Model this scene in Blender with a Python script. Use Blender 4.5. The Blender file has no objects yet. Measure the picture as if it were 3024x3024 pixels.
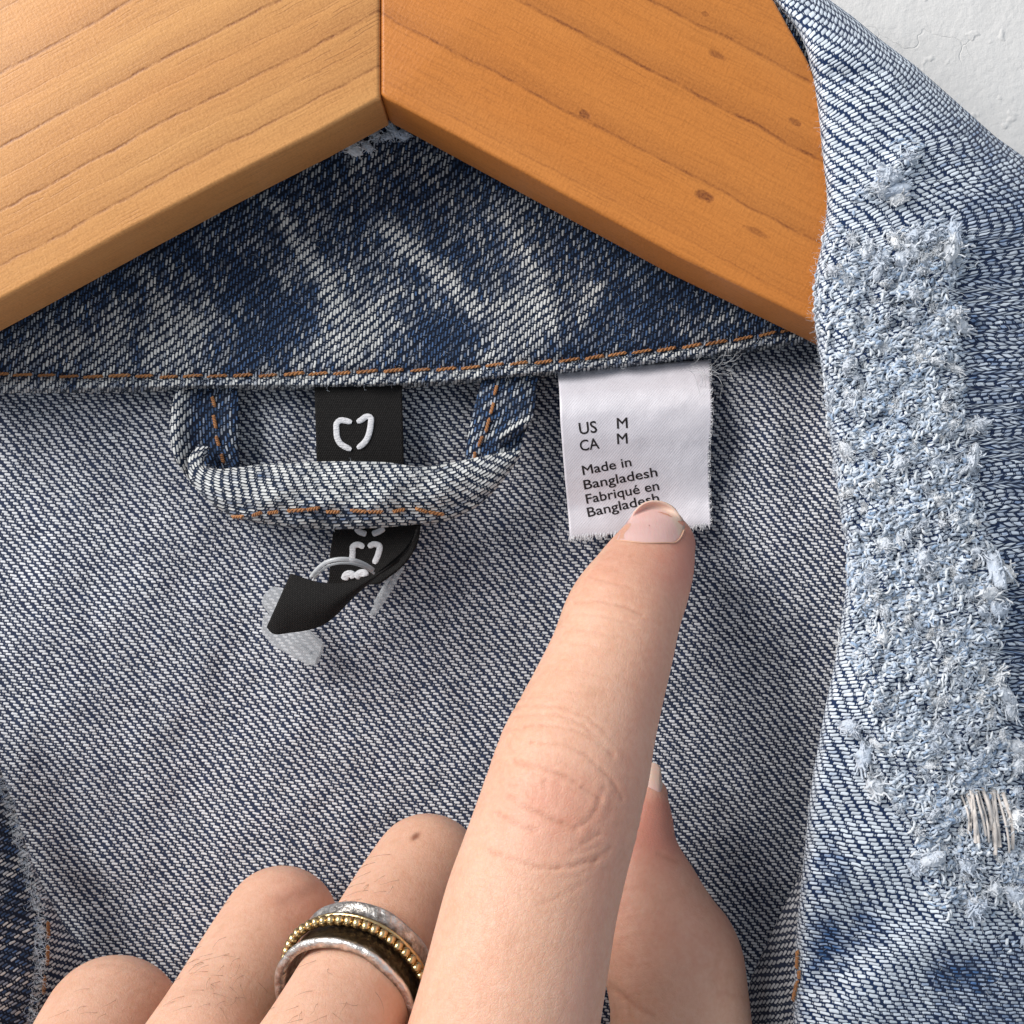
import bpy, bmesh, math, random
import numpy as np
from mathutils import Vector, Matrix
from mathutils.bvhtree import BVHTree

random.seed(7); RNG = np.random.default_rng(11)
S = bpy.context.scene
COL = S.collection
S.unit_settings.scale_length = 0.01            # one unit is one centimetre

# ------------------------------------------------------------------ camera, light, exposure
T = 0.46
cam = bpy.data.cameras.new('camera'); camo = bpy.data.objects.new('camera', cam); COL.objects.link(camo)
camo.rotation_euler = (math.pi/2, 0, 0); cam.sensor_fit = 'HORIZONTAL'; cam.angle = 2*math.atan(T)
cam.clip_start = 0.5; cam.clip_end = 500; S.camera = camo
W = bpy.data.worlds.new('World'); S.world = W; W.use_nodes = True
W.node_tree.nodes['Background'].inputs[0].default_value = (0.82, 0.90, 1.0, 1)
W.node_tree.nodes['Background'].inputs[1].default_value = 0.44
def area(name, loc, target, size, power, color):
    l = bpy.data.lights.new(name, 'AREA'); l.shape = 'SQUARE'; l.size = size; l.energy = power; l.color = color
    o = bpy.data.objects.new(name, l); COL.objects.link(o); o.location = loc
    o.rotation_euler = (Vector(target)-Vector(loc)).to_track_quat('-Z', 'Y').to_euler()
area('window_light', (-60, -28, 40), (0, 14, 0), 54, 104000, (1.0, 0.965, 0.93))
area('fill_light', (70, -35, 40), (0, 14, 0), 50, 7000, (0.80, 0.89, 1.0))  # unseen fill lamp, added for room bounce and a cooler right side
S.view_settings.view_transform = 'Standard'; S.view_settings.look = 'None'
S.view_settings.exposure = 0.08; S.view_settings.gamma = 1.0
S.cycles.max_bounces = 8; S.cycles.transparent_max_bounces = 12
try:
    S.cycles.use_denoising = True; S.cycles.denoiser = 'OPENIMAGEDENOISE'; S.cycles.denoising_input_passes = 'RGB_ALBEDO_NORMAL'; S.cycles.denoising_prefilter = 'ACCURATE'
except Exception: pass

# ------------------------------------------------------------------ helpers
def P(X, Y, d):
    X = np.asarray(X, float); Y = np.asarray(Y, float); d = np.asarray(d, float)
    k = T*d/1512.0
    return np.stack(np.broadcast_arrays((X-1512)*k, d, -(Y-1512)*k), -1)
def V3(X, Y, d): return Vector(P(X, Y, d).tolist())
def curve(pts, key=0):
    a = np.array(pts, float); a = a[np.argsort(a[:, key])]
    return lambda q: np.interp(q, a[:, key], a[:, 1-key])
def smooth_interp(q, xs, ys):
    """C1 cubic through points"""
    xs = np.array(xs, float); ys = np.array(ys, float); q = np.clip(np.asarray(q, float), xs[0], xs[-1])
    m = np.gradient(ys, xs, axis=0)
    i = np.clip(np.searchsorted(xs, q, side='right')-1, 0, len(xs)-2)
    h = xs[i+1]-xs[i]; t = (q-xs[i])/h
    if ys.ndim > 1: t = t[..., None]; h = h[..., None]
    return (2*t**3-3*t**2+1)*ys[i]+(t**3-2*t**2+t)*h*m[i]+(-2*t**3+3*t**2)*ys[i+1]+(t**3-t**2)*h*m[i+1]
def vnoise(x, y, seed=0):
    """smooth value noise -1..1"""
    x = np.asarray(x, float); y = np.asarray(y, float)
    xi = np.floor(x); yi = np.floor(y); fx = x-xi; fy = y-yi
    def h(a, b):
        s = np.sin(a*127.1+b*311.7+seed*74.7)*43758.5453
        return (s-np.floor(s))*2-1
    ux = fx*fx*(3-2*fx); uy = fy*fy*(3-2*fy)
    return (h(xi, yi)*(1-ux)+h(xi+1, yi)*ux)*(1-uy)+(h(xi, yi+1)*(1-ux)+h(xi+1, yi+1)*ux)*uy
def fbm(x, y, seed=0, o=4):
    s = 0; a = 1; n = 0
    for k in range(o):
        s = s+a*vnoise(x*2**k+k*7.3, y*2**k-k*3.1, seed+k); n += a; a *= 0.5
    return s/n
def sstep(a, b, x):
    t = np.clip((x-a)/(b-a), 0, 1); return t*t*(3-2*t)
def poly_dist(X, Y, pts):
    d = np.full(np.shape(X), 1e9)
    for (ax, ay), (bx, by) in zip(pts[:-1], pts[1:]):
        vx, vy = bx-ax, by-ay; L = vx*vx+vy*vy+1e-9
        t = np.clip(((X-ax)*vx+(Y-ay)*vy)/L, 0, 1)
        d = np.minimum(d, np.hypot(X-ax-t*vx, Y-ay-t*vy))
    return d

def mesh_from(name, verts, faces, uv=None, attrs=None, smooth=True):
    me = bpy.data.meshes.new(name)
    verts = np.asarray(verts, np.float32)
    if isinstance(faces, np.ndarray):
        n = faces.shape[1]
        me.vertices.add(len(verts)); me.vertices.foreach_set('co', verts.ravel())
        me.loops.add(faces.size); me.loops.foreach_set('vertex_index', faces.astype(np.int32).ravel())
        me.polygons.add(len(faces)); me.polygons.foreach_set('loop_start', np.arange(0, faces.size, n, dtype=np.int32))
        me.update(calc_edges=True)
    else:
        me.from_pydata(verts.tolist(), [], [list(f) for f in faces]); me.update()
    if smooth: me.polygons.foreach_set('use_smooth', np.ones(len(me.polygons), bool))
    li = np.zeros(len(me.loops), np.int32); me.loops.foreach_get('vertex_index', li)
    if uv is not None:
        l = me.uv_layers.new(name='UVMap'); l.data.foreach_set('uv', np.asarray(uv, np.float32)[li].ravel())
    for k, v in (attrs or {}).items():
        a = me.attributes.new(k, 'FLOAT', 'POINT'); a.data.foreach_set('value', np.asarray(v, np.float32).ravel())
    me.validate()
    return me
def obj(name, me, mat=None, parent=None, solid=None):
    o = bpy.data.objects.new(name, me); COL.objects.link(o)
    if mat and len(me.materials) == 0: me.materials.append(mat)
    if parent:
        o.parent = parent
        if parent.type == 'EMPTY': o.matrix_parent_inverse = Matrix.Translation(-parent.location)
    if solid:
        m = o.modifiers.new('thickness', 'SOLIDIFY'); m.thickness = solid; m.offset = -1
    return o
def thing(name, label, cat, loc, group=None):
    o = bpy.data.objects.new(name, None); COL.objects.link(o); o.location = loc; o.empty_display_size = .3
    o['label'] = label; o['category'] = cat
    if group: o['group'] = group
    return o
def grid_mesh(name, XYZ, uv=None, attrs=None, flip=False):
    n, m = XYZ.shape[:2]; idx = np.arange(n*m).reshape(n, m)
    f = np.stack([idx[:-1, :-1], idx[:-1, 1:], idx[1:, 1:], idx[1:, :-1]], -1).reshape(-1, 4)
    a_ = XYZ[:-1, :-1]; nn = np.cross(XYZ[:-1, 1:]-a_, XYZ[1:, :-1]-a_)[..., 1].sum()
    if nn > 0: f = f[:, ::-1]          # outside faces the room
    return mesh_from(name, XYZ.reshape(-1, 3), f, None if uv is None else uv.reshape(-1, 2), {k: v.ravel() for k, v in (attrs or {}).items()})
def tube_geo(path, rad, seg=6, flat=1.0, tw=0.0, caps=True):
    """swept tube along 3-D path -> verts, quad faces (capped with pointed ends)"""
    p = np.asarray(path, float); n = len(p); rad = np.broadcast_to(np.asarray(rad, float), (n,))
    t = np.gradient(p, axis=0); t /= np.linalg.norm(t, axis=1)[:, None]+1e-12
    ref = np.array([0, 1.0, 0]) if abs(t[0, 1]) < .9 else np.array([1.0, 0, 0])
    a = np.cross(t, ref); a /= np.linalg.norm(a, axis=1)[:, None]+1e-12; b = np.cross(a, t)
    th = np.linspace(0, 2*np.pi, seg, endpoint=False)[None, :]+tw*np.arange(n)[:, None]
    v = p[:, None]+rad[:, None, None]*(np.cos(th)[..., None]*a[:, None]+flat*np.sin(th)[..., None]*b[:, None])
    idx = np.arange(n*seg).reshape(n, seg)
    f = np.stack([idx[:-1], np.roll(idx[:-1], -1, 1), np.roll(idx[1:], -1, 1), idx[1:]], -1).reshape(-1, 4)
    return v.reshape(-1, 3), f
class Bag:
    def __init__(s): s.v = []; s.f = []; s.n = 0; s.a = []
    def add(s, v, f, a=0.0):
        s.v.append(v); s.f.append(f+s.n); s.n += len(v); s.a.append(np.full(len(v), a))
    def mesh(s, name, attr='tone', uv=None):
        return mesh_from(name, np.concatenate(s.v), np.concatenate(s.f), uv, {attr: np.concatenate(s.a)})

# ------------------------------------------------------------------ node expressions
class E:
    nt = None
    def __init__(s, sock): s.s = sock
    @staticmethod
    def m(op, a, b=None, c=None, clamp=False):
        n = E.nt.nodes.new('ShaderNodeMath'); n.operation = op; n.use_clamp = clamp
        for i, q in enumerate((a, b, c)):
            if q is None: continue
            if isinstance(q, E): E.nt.links.new(q.s, n.inputs[i])
            else: n.inputs[i].default_value = float(q)
        return E(n.outputs[0])
    def __add__(a, b): return E.m('ADD', a, b)
    __radd__ = __add__
    def __sub__(a, b): return E.m('SUBTRACT', a, b)
    def __rsub__(a, b): return E.m('SUBTRACT', b, a)
    def __mul__(a, b): return E.m('MULTIPLY', a, b)
    __rmul__ = __mul__
    def __truediv__(a, b): return E.m('DIVIDE', a, b)
def fl(a): return E.m('FLOOR', a)
def fr(a): return E.m('FRACT', a)
def ab(a): return E.m('ABSOLUTE', a)
def mx(a, b): return E.m('MAXIMUM', a, b)
def mn(a, b): return E.m('MINIMUM', a, b)
def sq(a): return E.m('SQRT', a)
def cl(a): return E.m('ADD', a, 0, clamp=True)
def ss(lo, hi, x):
    n = E.nt.nodes.new('ShaderNodeMapRange'); n.interpolation_type = 'SMOOTHSTEP'
    E.nt.links.new(x.s, n.inputs[0]); n.inputs[1].default_value = lo; n.inputs[2].default_value = hi
    n.inputs[3].default_value = 0; n.inputs[4].default_value = 1
    if lo > hi:
        n.inputs[1].default_value = hi; n.inputs[2].default_value = lo; n.inputs[3].default_value = 1; n.inputs[4].default_value = 0
    return E(n.outputs[0])
def vec(x, y, z=0.0):
    n = E.nt.nodes.new('ShaderNodeCombineXYZ')
    for i, q in enumerate((x, y, z)):
        if isinstance(q, E): E.nt.links.new(q.s, n.inputs[i])
        else: n.inputs[i].default_value = q
    return E(n.outputs[0])
def sep(v):
    n = E.nt.nodes.new('ShaderNodeSeparateXYZ'); E.nt.links.new(v.s, n.inputs[0]); return [E(o) for o in n.outputs]
def noise(v, scale, detail=2.0, rough=.5, dist=0.0):
    n = E.nt.nodes.new('ShaderNodeTexNoise'); n.noise_dimensions = '3D'
    if v is not None: E.nt.links.new(v.s, n.inputs['Vector'])
    n.inputs['Scale'].default_value = scale; n.inputs['Detail'].default_value = detail
    n.inputs['Roughness'].default_value = rough; n.inputs['Distortion'].default_value = dist
    return E(n.outputs[0])
def voro(v, scale, feat='F1', out=0):
    n = E.nt.nodes.new('ShaderNodeTexVoronoi'); n.feature = feat
    E.nt.links.new(v.s, n.inputs['Vector']); n.inputs['Scale'].default_value = scale
    return E(n.outputs[out])
def white(v):
    n = E.nt.nodes.new('ShaderNodeTexWhiteNoise'); n.noise_dimensions = '3D'; E.nt.links.new(v.s, n.inputs['Vector'])
    return E(n.outputs[0])
def attr(name):
    n = E.nt.nodes.new('ShaderNodeAttribute'); n.attribute_name = name; return E(n.outputs['Fac'])
def uvn():
    n = E.nt.nodes.new('ShaderNodeUVMap'); return E(n.outputs[0])
def objc():
    n = E.nt.nodes.new('ShaderNodeTexCoord'); return E(n.outputs['Object'])
def objrand():
    n = E.nt.nodes.new('ShaderNodeObjectInfo'); return E(n.outputs['Random'])
def mix(fac, a, b, mode='MIX'):
    n = E.nt.nodes.new('ShaderNodeMix'); n.data_type = 'RGBA'; n.blend_type = mode
    for i, q in ((0, fac), (6, a), (7, b)):
        if isinstance(q, E): E.nt.links.new(q.s, n.inputs[i])
        elif i == 0: n.inputs[0].default_value = q
        else: n.inputs[i].default_value = (*q, 1)
    return E(n.outputs[2])
def bump(h, dist, strength=1.0, nrm=None):
    n = E.nt.nodes.new('ShaderNodeBump'); n.inputs['Distance'].default_value = dist; n.inputs['Strength'].default_value = strength
    E.nt.links.new(h.s, n.inputs['Height'])
    if nrm: E.nt.links.new(nrm.s, n.inputs['Normal'])
    return E(n.outputs[0])
def material(name):
    m = bpy.data.materials.new(name); m.use_nodes = True; E.nt = m.node_tree
    return m, m.node_tree.nodes['Principled BSDF']
def put(b, **k):
    for key, v in k.items():
        s = b.inputs[key.replace('_', ' ')]
        if isinstance(v, E): E.nt.links.new(v.s, s)
        elif isinstance(v, tuple) and len(v) == 3 and s.type == 'RGBA': s.default_value = (*v, 1)
        else: s.default_value = v

def denim(name, pale, blue, gap, worn_gap=None, period=.132, pitch=.0397, wear=None, wear_lo=.25, wear_hi=.75, fuzz=.10, rnd=.5, jit=.06, flen=.40):
    """twill weave; UV in cm, U along the floats, V across the rows"""
    m, b = material(name)
    u0, v0, _ = sep(uvn())
    uv = uvn()
    n1 = noise(uv, 1.6, 2); n2 = noise(uv, 9, 1)
    n1b = noise(vec(v0+7.1, u0-3.3), 1.6, 2); n2b = noise(vec(v0*1.0+2.7, u0+9.1), 9, 1)
    u = u0+(n1-.5)*.09+(n2-.5)*.035; v = v0+(n1b-.5)*.06+(n2b-.5)*.020
    a = v/pitch; row = fl(a); fv = fr(a)-.5
    s = (u-row*(period*.262))/period+(white(vec(row, 3.7))-.5)*jit
    k = fl(s); t = fr(s)
    r1 = white(vec(row, k, 1.5)); r2 = white(vec(row, k, 9.5)); r3 = white(vec(row, k, 4.5))
    asp = period/pitch
    fvv = fv+(r3-.5)*.22
    du = ab(t-.36+(r2-.5)*.06)*asp
    q = mx(du-(flen+r1*.26), 0.0)
    sk = fvv
    dist = sq(q*q+sk*sk)
    fib = noise(vec(u*30, v*160), 1.0, 2)
    dist = dist+(fib-.5)*.14
    th = .38+(r2-.5)*.12
    mf = ss(.46, .30, dist+(r2-.5)*.1+(mn(mx(.85-attr(wear), 0.0), .6)*.17 if wear else 0.0))
    q2 = (t-.88)*asp; d2 = sq(q2*q2+fvv*fvv)
    md = ss(.30, .14, d2)*ss(.25, .5, r3)
    hgt = mx(sq(mx(1.0-dist*dist*4.2, 0.0)), md*.55)
    if wear:
        w = attr(wear)
        wl = cl((w-wear_lo)/(wear_hi-wear_lo)+(r1-.5)*rnd+(noise(uv, 14, 2)-.5)*.55)
        blue2 = mix(r2, tuple(c*.45 for c in blue), tuple(c*1.5 for c in blue)); fcol = mix(wl, blue2, mix(r3, tuple(c*.82 for c in pale), tuple(c*1.1 for c in pale)))
        gcol = mix(cl(w*1.15-.25), gap, worn_gap or gap)
        dotc = mix(wl, blue, tuple(c*.8 for c in pale))
    else:
        fcol = mix(cl((r1-.5)*.4+.5+(noise(uv, 2.2, 3)-.5)*1.2), tuple(c*.80 for c in pale), tuple(c*1.12 for c in pale))
        gcol = mix(cl(noise(uv, 5, 2)*1.6-.3), gap, worn_gap or gap)
        dotc = tuple(c*.62 for c in pale)
    shade = fib*.5+.75
    c = mix(md*.8, gcol, dotc)
    c = mix(mf, c, fcol)
    c = mix(1.0, c, mix(shade, (0, 0, 0), (1, 1, 1)), 'MULTIPLY')
    put(b, Base_Color=c, Roughness=.9, Specular_IOR_Level=.18, Sheen_Weight=fuzz, Sheen_Roughness=.5,
        Normal=bump(hgt+(fib-.5)*.2, .016, .9))
    return m

PALE = (.60, .58, .53)
M_in = denim('denim_reverse', (.69, .705, .735), None, (.018, .025, .052), (.032, .046, .092))
M_face = denim('denim_indigo', (.64, .655, .645), (.050, .098, .205), (.0045, .009, .022), (.010, .020, .046), wear='wear', rnd=1.15, flen=.50)
M_lapel = denim('denim_faded', (.70, .77, .85), (.070, .150, .32), (.006, .015, .044), (.012, .030, .088), wear='wear', period=.135, pitch=.042, rnd=.6, flen=.64)

m, b = material('frayed_cotton'); t = attr('tone')
n = noise(objc(), 45, 3)
put(b, Base_Color=mix(cl(t+(n-.5)*.7), (.30, .43, .62), (.80, .84, .88)), Roughness=.95, Specular_IOR_Level=.1, Sheen_Weight=.5, Normal=bump(noise(objc(), 120, 2), .012, .8))
M_fray = m
m, b = material('cotton_tuft'); r = objrand()
n = noise(objc(), 38, 3)
put(b, Base_Color=mix(cl(r*.8+(n-.5)*.8+.1), (.50, .58, .70), (.82, .83, .84)), Roughness=.95, Specular_IOR_Level=.1, Sheen_Weight=.6, Normal=bump(noise(objc(), 60, 3), .03, 1))
M_tuft = m
m, b = material('orange_thread')
r = objrand()
put(b, Base_Color=mix(cl(r*.4+noise(objc(), 55, 3)*1.4-.45), (.24, .088, .022), (.52, .225, .068)), Roughness=.6, Sheen_Weight=.2, Normal=bump(noise(objc(), 90, 2), .006, .8))
M_thread = m
m, b = material('pale_thread')
put(b, Base_Color=mix(noise(objc(), 30, 2), (.55, .47, .42), (.78, .74, .70)), Roughness=.8, Sheen_Weight=.3)
M_pale = m
m, b = material('black_woven'); u, v, _ = sep(uvn())
tw = fr((u*34+fl(v*46)*.34)); rr = white(vec(fl(v*46), fl(u*34+fl(v*46)*.34)))
h = ss(.5, .15, ab(tw-.5))*ss(.5, .2, ab(fr(v*46)-.5))
put(b, Base_Color=mix(h*(rr*.6+.3), (.004, .0035, .0035), (.022, .020, .019)), Roughness=.75, Specular_IOR_Level=.22, Normal=bump(h, .008, .8))
M_black = m
m, b = material('white_embroidery'); 
oc = sep(objc()); th_ = noise(vec(oc[0]*22, oc[1]*10, oc[2]*70), 1.0, 2)
put(b, Base_Color=mix(th_, (.55, .55, .58), (.82, .82, .84)), Roughness=.75, Sheen_Weight=.2, Specular_IOR_Level=.2, Normal=bump(th_, .02, 1.0))
M_embro = m
m, b = material('white_satin'); u, v, _ = sep(uvn())
tw = fr(u*26+fl(v*60)*.37); rr = white(vec(fl(v*60), fl(u*26+fl(v*60)*.37)))
fi = noise(vec(u*120, v*9), 1.0, 2)
h = ss(.5, .2, ab(tw-.5))*.6+rr*.3+fi*.5
tn_ = E.nt.nodes.new('ShaderNodeTangent'); tn_.direction_type = 'UV_MAP'; tn_.uv_map = 'UVMap'; tg_ = E(tn_.outputs[0])
put(b, Base_Color=mix(cl(h), (.52, .495, .545), (.68, .66, .71)), Roughness=mix(fi, (.36,)*3, (.48,)*3), Specular_IOR_Level=.9, Anisotropic=.9, Tangent=tg_, Sheen_Weight=.2, Normal=bump(h, .005, .6))
M_satin = m
m, b = material('black_ink'); put(b, Base_Color=mix(noise(objc(), 40, 2), (.008, .006, .007), (.035, .026, .028)), Roughness=.7)
M_ink = m
m, b = material('clear_plastic')
n = noise(objc(), 9, 3)
lwn = E.nt.nodes.new('ShaderNodeLayerWeight'); lwn.inputs[0].default_value = .55; lw = E(lwn.outputs['Facing'])
put(b, Base_Color=(.66, .68, .70), Roughness=.20, IOR=1.46, Specular_IOR_Level=.9, Alpha=mix(lw, (.40,)*3, (.95,)*3), Normal=bump(n, .004, .5))
M_plastic = m
m, b = material('wall_plaster')
c = objc(); n1 = noise(c, .9, 5, .6); n2 = noise(c, 9, 4, .6); vz = voro(vec(*[a+(noise(c, 1.3, 3)-.5)*1.2 for a in sep(c)]), .55, 'DISTANCE_TO_EDGE')
crack = ss(.008, .0, vz)*ss(.56, .66, noise(c, .6, 2))
put(b, Base_Color=mix(n1, (.68, .665, .645), (.76, .75, .735)), Roughness=.75, Normal=bump(n1*1.2+n2*.35+ss(.62, .72, noise(c, 3.2, 2))*.35-crack*.3, .10, .45))
M_wall = m

def wood(name, base_a, base_b, line, lines, pits, gain, pore_amt):
    m, b = material(name)
    uv = uvn(); u, v, _ = sep(uv)
    wv = v+(noise(vec(u*.45, v*.5, gain), 1.0, 3)-.5)*.13+(noise(vec(u*3.2, v*2.5, gain), 1.0, 2)-.5)*.05
    big = noise(vec(u*.3, wv*1.3, gain+2), 1.0, 3)
    fine = noise(vec(u*1.1, wv*30, gain+5), 1.0, 4, .65)
    col = mix(cl(big*1.6-.3), base_a, base_b)
    col = mix(cl((fine-.46)*3.2)*.62, col, tuple(c*.60 for c in base_a))
    tot = None
    brk = noise(vec(u*4.5, wv*14, gain+9), 1.0, 3)
    for lv, wd, st in lines:
        dl = wv-lv
        l = ss(wd, 0, ab(dl))*st*cl(brk*2.2-.35)
        g = ss(.34, 0, dl)*ss(-.02, .02, dl)*st*.32
        l = mx(l, g); tot = l if tot is None else mx(tot, l)
    # pores: short dark dashes along the grain
    pr = fl(wv*24); pu = u*1.5+white(vec(pr, gain))*9; pk = fl(pu); pt = fr(pu)
    w1 = white(vec(pr, pk, gain+1)); pore = ss(.5, .62, w1)*ss(.46-.0, .40, ab(pt-.5)+w1*.1)*ss(.30, .06, ab(fr(wv*24)-.5))*ss(.4, .7, noise(vec(u*.7, wv*1.6, gain+3), 1.0, 2))
    tot = mx(tot, pore*pore_amt)
    for (pu0, pv0, pa, pb, ps) in pits:
        a = (u-pu0)/pa; bb = (v-pv0)/pb
        dd = sq(a*a+bb*bb)+(noise(vec(u*9, v*13), 1.0, 3)-.5)*1.0
        tot = mx(tot, ss(1.0, .5, dd)*ps)
    col = mix(cl(tot), col, line)
    peel = noise(vec(u*30, v*38, gain), 1.0, 2, .55); cross = noise(vec(u*34, v*7, gain+4), 1.0, 2)
    col = mix(cl((peel-.5)*2.6+.5)*.34, col, tuple(min(1, c*1.3) for c in base_b)); col = mix(cl((cross-.52)*3.2)*.42, col, tuple(c*.72 for c in base_a))
    put(b, Base_Color=col, Roughness=.42, Specular_IOR_Level=.35, Coat_Weight=.08, Coat_Roughness=.3,
        Normal=bump(peel*.6+cross*.5-tot*.8-fine*.5, .006, .8))
    return m
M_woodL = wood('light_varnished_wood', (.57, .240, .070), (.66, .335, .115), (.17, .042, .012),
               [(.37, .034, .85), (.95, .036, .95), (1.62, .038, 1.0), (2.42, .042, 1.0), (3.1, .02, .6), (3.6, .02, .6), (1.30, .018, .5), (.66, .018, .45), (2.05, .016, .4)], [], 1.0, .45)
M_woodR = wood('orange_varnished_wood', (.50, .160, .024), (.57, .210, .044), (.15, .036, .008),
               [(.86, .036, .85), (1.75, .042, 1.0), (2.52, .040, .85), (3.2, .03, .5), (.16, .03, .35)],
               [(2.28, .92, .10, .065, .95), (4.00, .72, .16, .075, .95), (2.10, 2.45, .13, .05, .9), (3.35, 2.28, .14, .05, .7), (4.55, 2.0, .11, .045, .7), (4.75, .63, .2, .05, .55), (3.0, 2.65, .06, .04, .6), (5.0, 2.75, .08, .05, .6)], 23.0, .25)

m, b = material('skin')
c = objc(); bl = attr('blush_shade'); cr = attr('crease')
n1 = noise(c, 1.1, 4, .6); n2 = noise(c, 5.5, 3, .6); n3 = noise(c, 26, 2)
col = mix(cl(n1*1.3-.15), (.615, .330, .215), (.730, .455, .335))
col = mix(cl((n2-.5)*2.2+.35)*.45, col, (.60, .30, .19))
col = mix(cl((noise(c, 16, 3)-.5)*2.5+.3)*.28, col, (.80, .56, .43))
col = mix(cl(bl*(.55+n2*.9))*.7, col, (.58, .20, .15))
col = mix(cl(cr)*.46, col, (.42, .165, .09))
fre = ss(.58, .70, noise(c, 4.5, 3))
col = mix(fre*.14, col, (.42, .20, .11))
mole = attr('mole'); col = mix(cl(mole), col, (.20, .06, .03))
vc = voro(vec(*[a+(n3-.5)*.06 for a in sep(c)]), 15, 'DISTANCE_TO_EDGE'); vd = voro(vec(*[a+(n3-.5)*.05 for a in sep(c)]), 34, 'DISTANCE_TO_EDGE')
hh = ss(.0, .2, vc)*.35+ss(0, .16, vd)*.3+noise(c, 36, 4, .6)*.8
put(b, Base_Color=col, Roughness=mix(noise(c, 14, 3), (.40,)*3, (.60,)*3), Specular_IOR_Level=.42, Subsurface_Weight=.35, Subsurface_Scale=.22, Normal=bump(hh, .005, .7))
b.inputs['Subsurface Radius'].default_value = (1.0, .36, .18)
M_skin = m
m, b = material('fingernail'); e = attr('edge'); c = objc()
col = mix(cl(e), mix(noise(c, 4, 2), (.64, .37, .33), (.72, .47, .44)), (.67, .48, .39))
put(b, Base_Color=col, Roughness=.42, Specular_IOR_Level=.32, Subsurface_Weight=.2, Subsurface_Scale=.1, Normal=bump(noise(vec(sep(c)[0]*30, sep(c)[1]*4, sep(c)[2]*4), 1, 2), .006, .5))
M_nail = m
m, b = material('nail_edge_skin'); put(b, Base_Color=(.62, .36, .25), Roughness=.5, Subsurface_Weight=.2, Subsurface_Scale=.1); M_cut = m
m, b = material('fine_hair'); put(b, Base_Color=(.10, .055, .03), Roughness=.5); M_hair = m
m, b = material('hammered_silver'); c = objc()
h = voro(c, 9, 'SMOOTH_F1'); n = noise(c, 13, 4, .65)
ox = attr('oxide')
put(b, Base_Color=mix(cl(ox*1.0+.22+(n-.5)*2.0), (.80, .76, .72), (.085, .065, .045)), Metallic=1.0, Roughness=mix(n, (.22,)*3, (.48,)*3), Normal=bump(h*1.0+n*.8, .03, .8))
M_silver = m
m, b = material('worn_gold'); c = objc(); n = noise(c, 14, 3)
put(b, Base_Color=mix(n, (.50, .33, .15), (.84, .66, .36)), Metallic=1.0, Roughness=.27, Normal=bump(n, .01, .6))
M_gold = m

# ------------------------------------------------------------------ the wall behind
n = 60
gx, gz = np.meshgrid(np.linspace(-26, 26, n), np.linspace(-26, 26, n))
gy = 17.2+.05*fbm(gx*.25, gz*.25, 3)
wall = obj('wall', grid_mesh('wall', np.stack([gx, gy, gz], -1)), M_wall, solid=.5)
wall['kind'] = 'structure'

# ------------------------------------------------------------------ the jacket
jacket = thing('denim_jacket', 'faded blue denim jacket with frayed lapel hanging open from the wooden hanger', 'jacket', (0, 15, 0))
px2cm = lambda d: T*d/1512

# back panel (seen from inside)
Xg, Yg = np.meshgrid(np.linspace(-420, 2620, 200), np.linspace(240, 3500, 180))
def back_d(X, Y):
    return 15.0+.20*fbm(X/520., Y/620., 5)+.025*np.sin(X/47.+2*vnoise(X/200., Y/200., 2))*sstep(1700, 1180, Y)+.05*fbm(X/150., Y/170., 6)-.42*sstep(1980, 2520, X)*sstep(1000, 1300, Y)-.25*sstep(260, -300, X)*sstep(1900, 2700, Y)-.55*sstep(2350, 2900, X)
dg = back_d(Xg, Yg)
k = px2cm(15.0)
uv = np.stack([(Xg-1512)*k-(Yg-1500)*k*.06, (Yg-1512)*k+(Xg-1512)*k*-.13+.03*np.sin(Xg/260.)], -1)
back = obj('back_panel', grid_mesh('back_panel', P(Xg, Yg, dg), uv), M_in, jacket, solid=.09)

XL = lambda Y: smooth_interp(Y, [-300, 0, 100, 250, 450, 620, 720, 800, 950, 1100, 1300, 1500, 1650, 1900, 2150, 2350, 2560, 2700, 3024, 3400],
                             [2200, 2284, 2360, 2403, 2428, 2441, 2427, 2410, 2406, 2428, 2452, 2480, 2500, 2474, 2425, 2392, 2371, 2356, 2342, 2330])
# collar
c_bot = lambda X: smooth_interp(X, [-400, 0, 350, 650, 1050, 1300, 1500, 1900, 2200, 2420, 2800], [1158, 1162, 1158, 1152, 1150, 1140, 1122, 1082, 1042, 1010, 950])
c_sti = lambda X: smooth_interp(X, [-400, 0, 350, 650, 1000, 1300, 1500, 1900, 2200, 2340, 2800], [1106, 1108, 1113, 1113, 1102, 1090, 1078, 1040, 1000, 976, 905])
nu, nv = 400, 240
uu = np.linspace(-420, 2700, nu); vv = np.linspace(0, 1, nv)
X = np.repeat(uu[None], nv, 0); bot = c_bot(X); sti = c_sti(X)
s = vv[:, None]                                           # 0 bottom edge .. 1 top
pxup = np.where(s < .08, 0, (s-.08)/.92)**1.0
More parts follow.
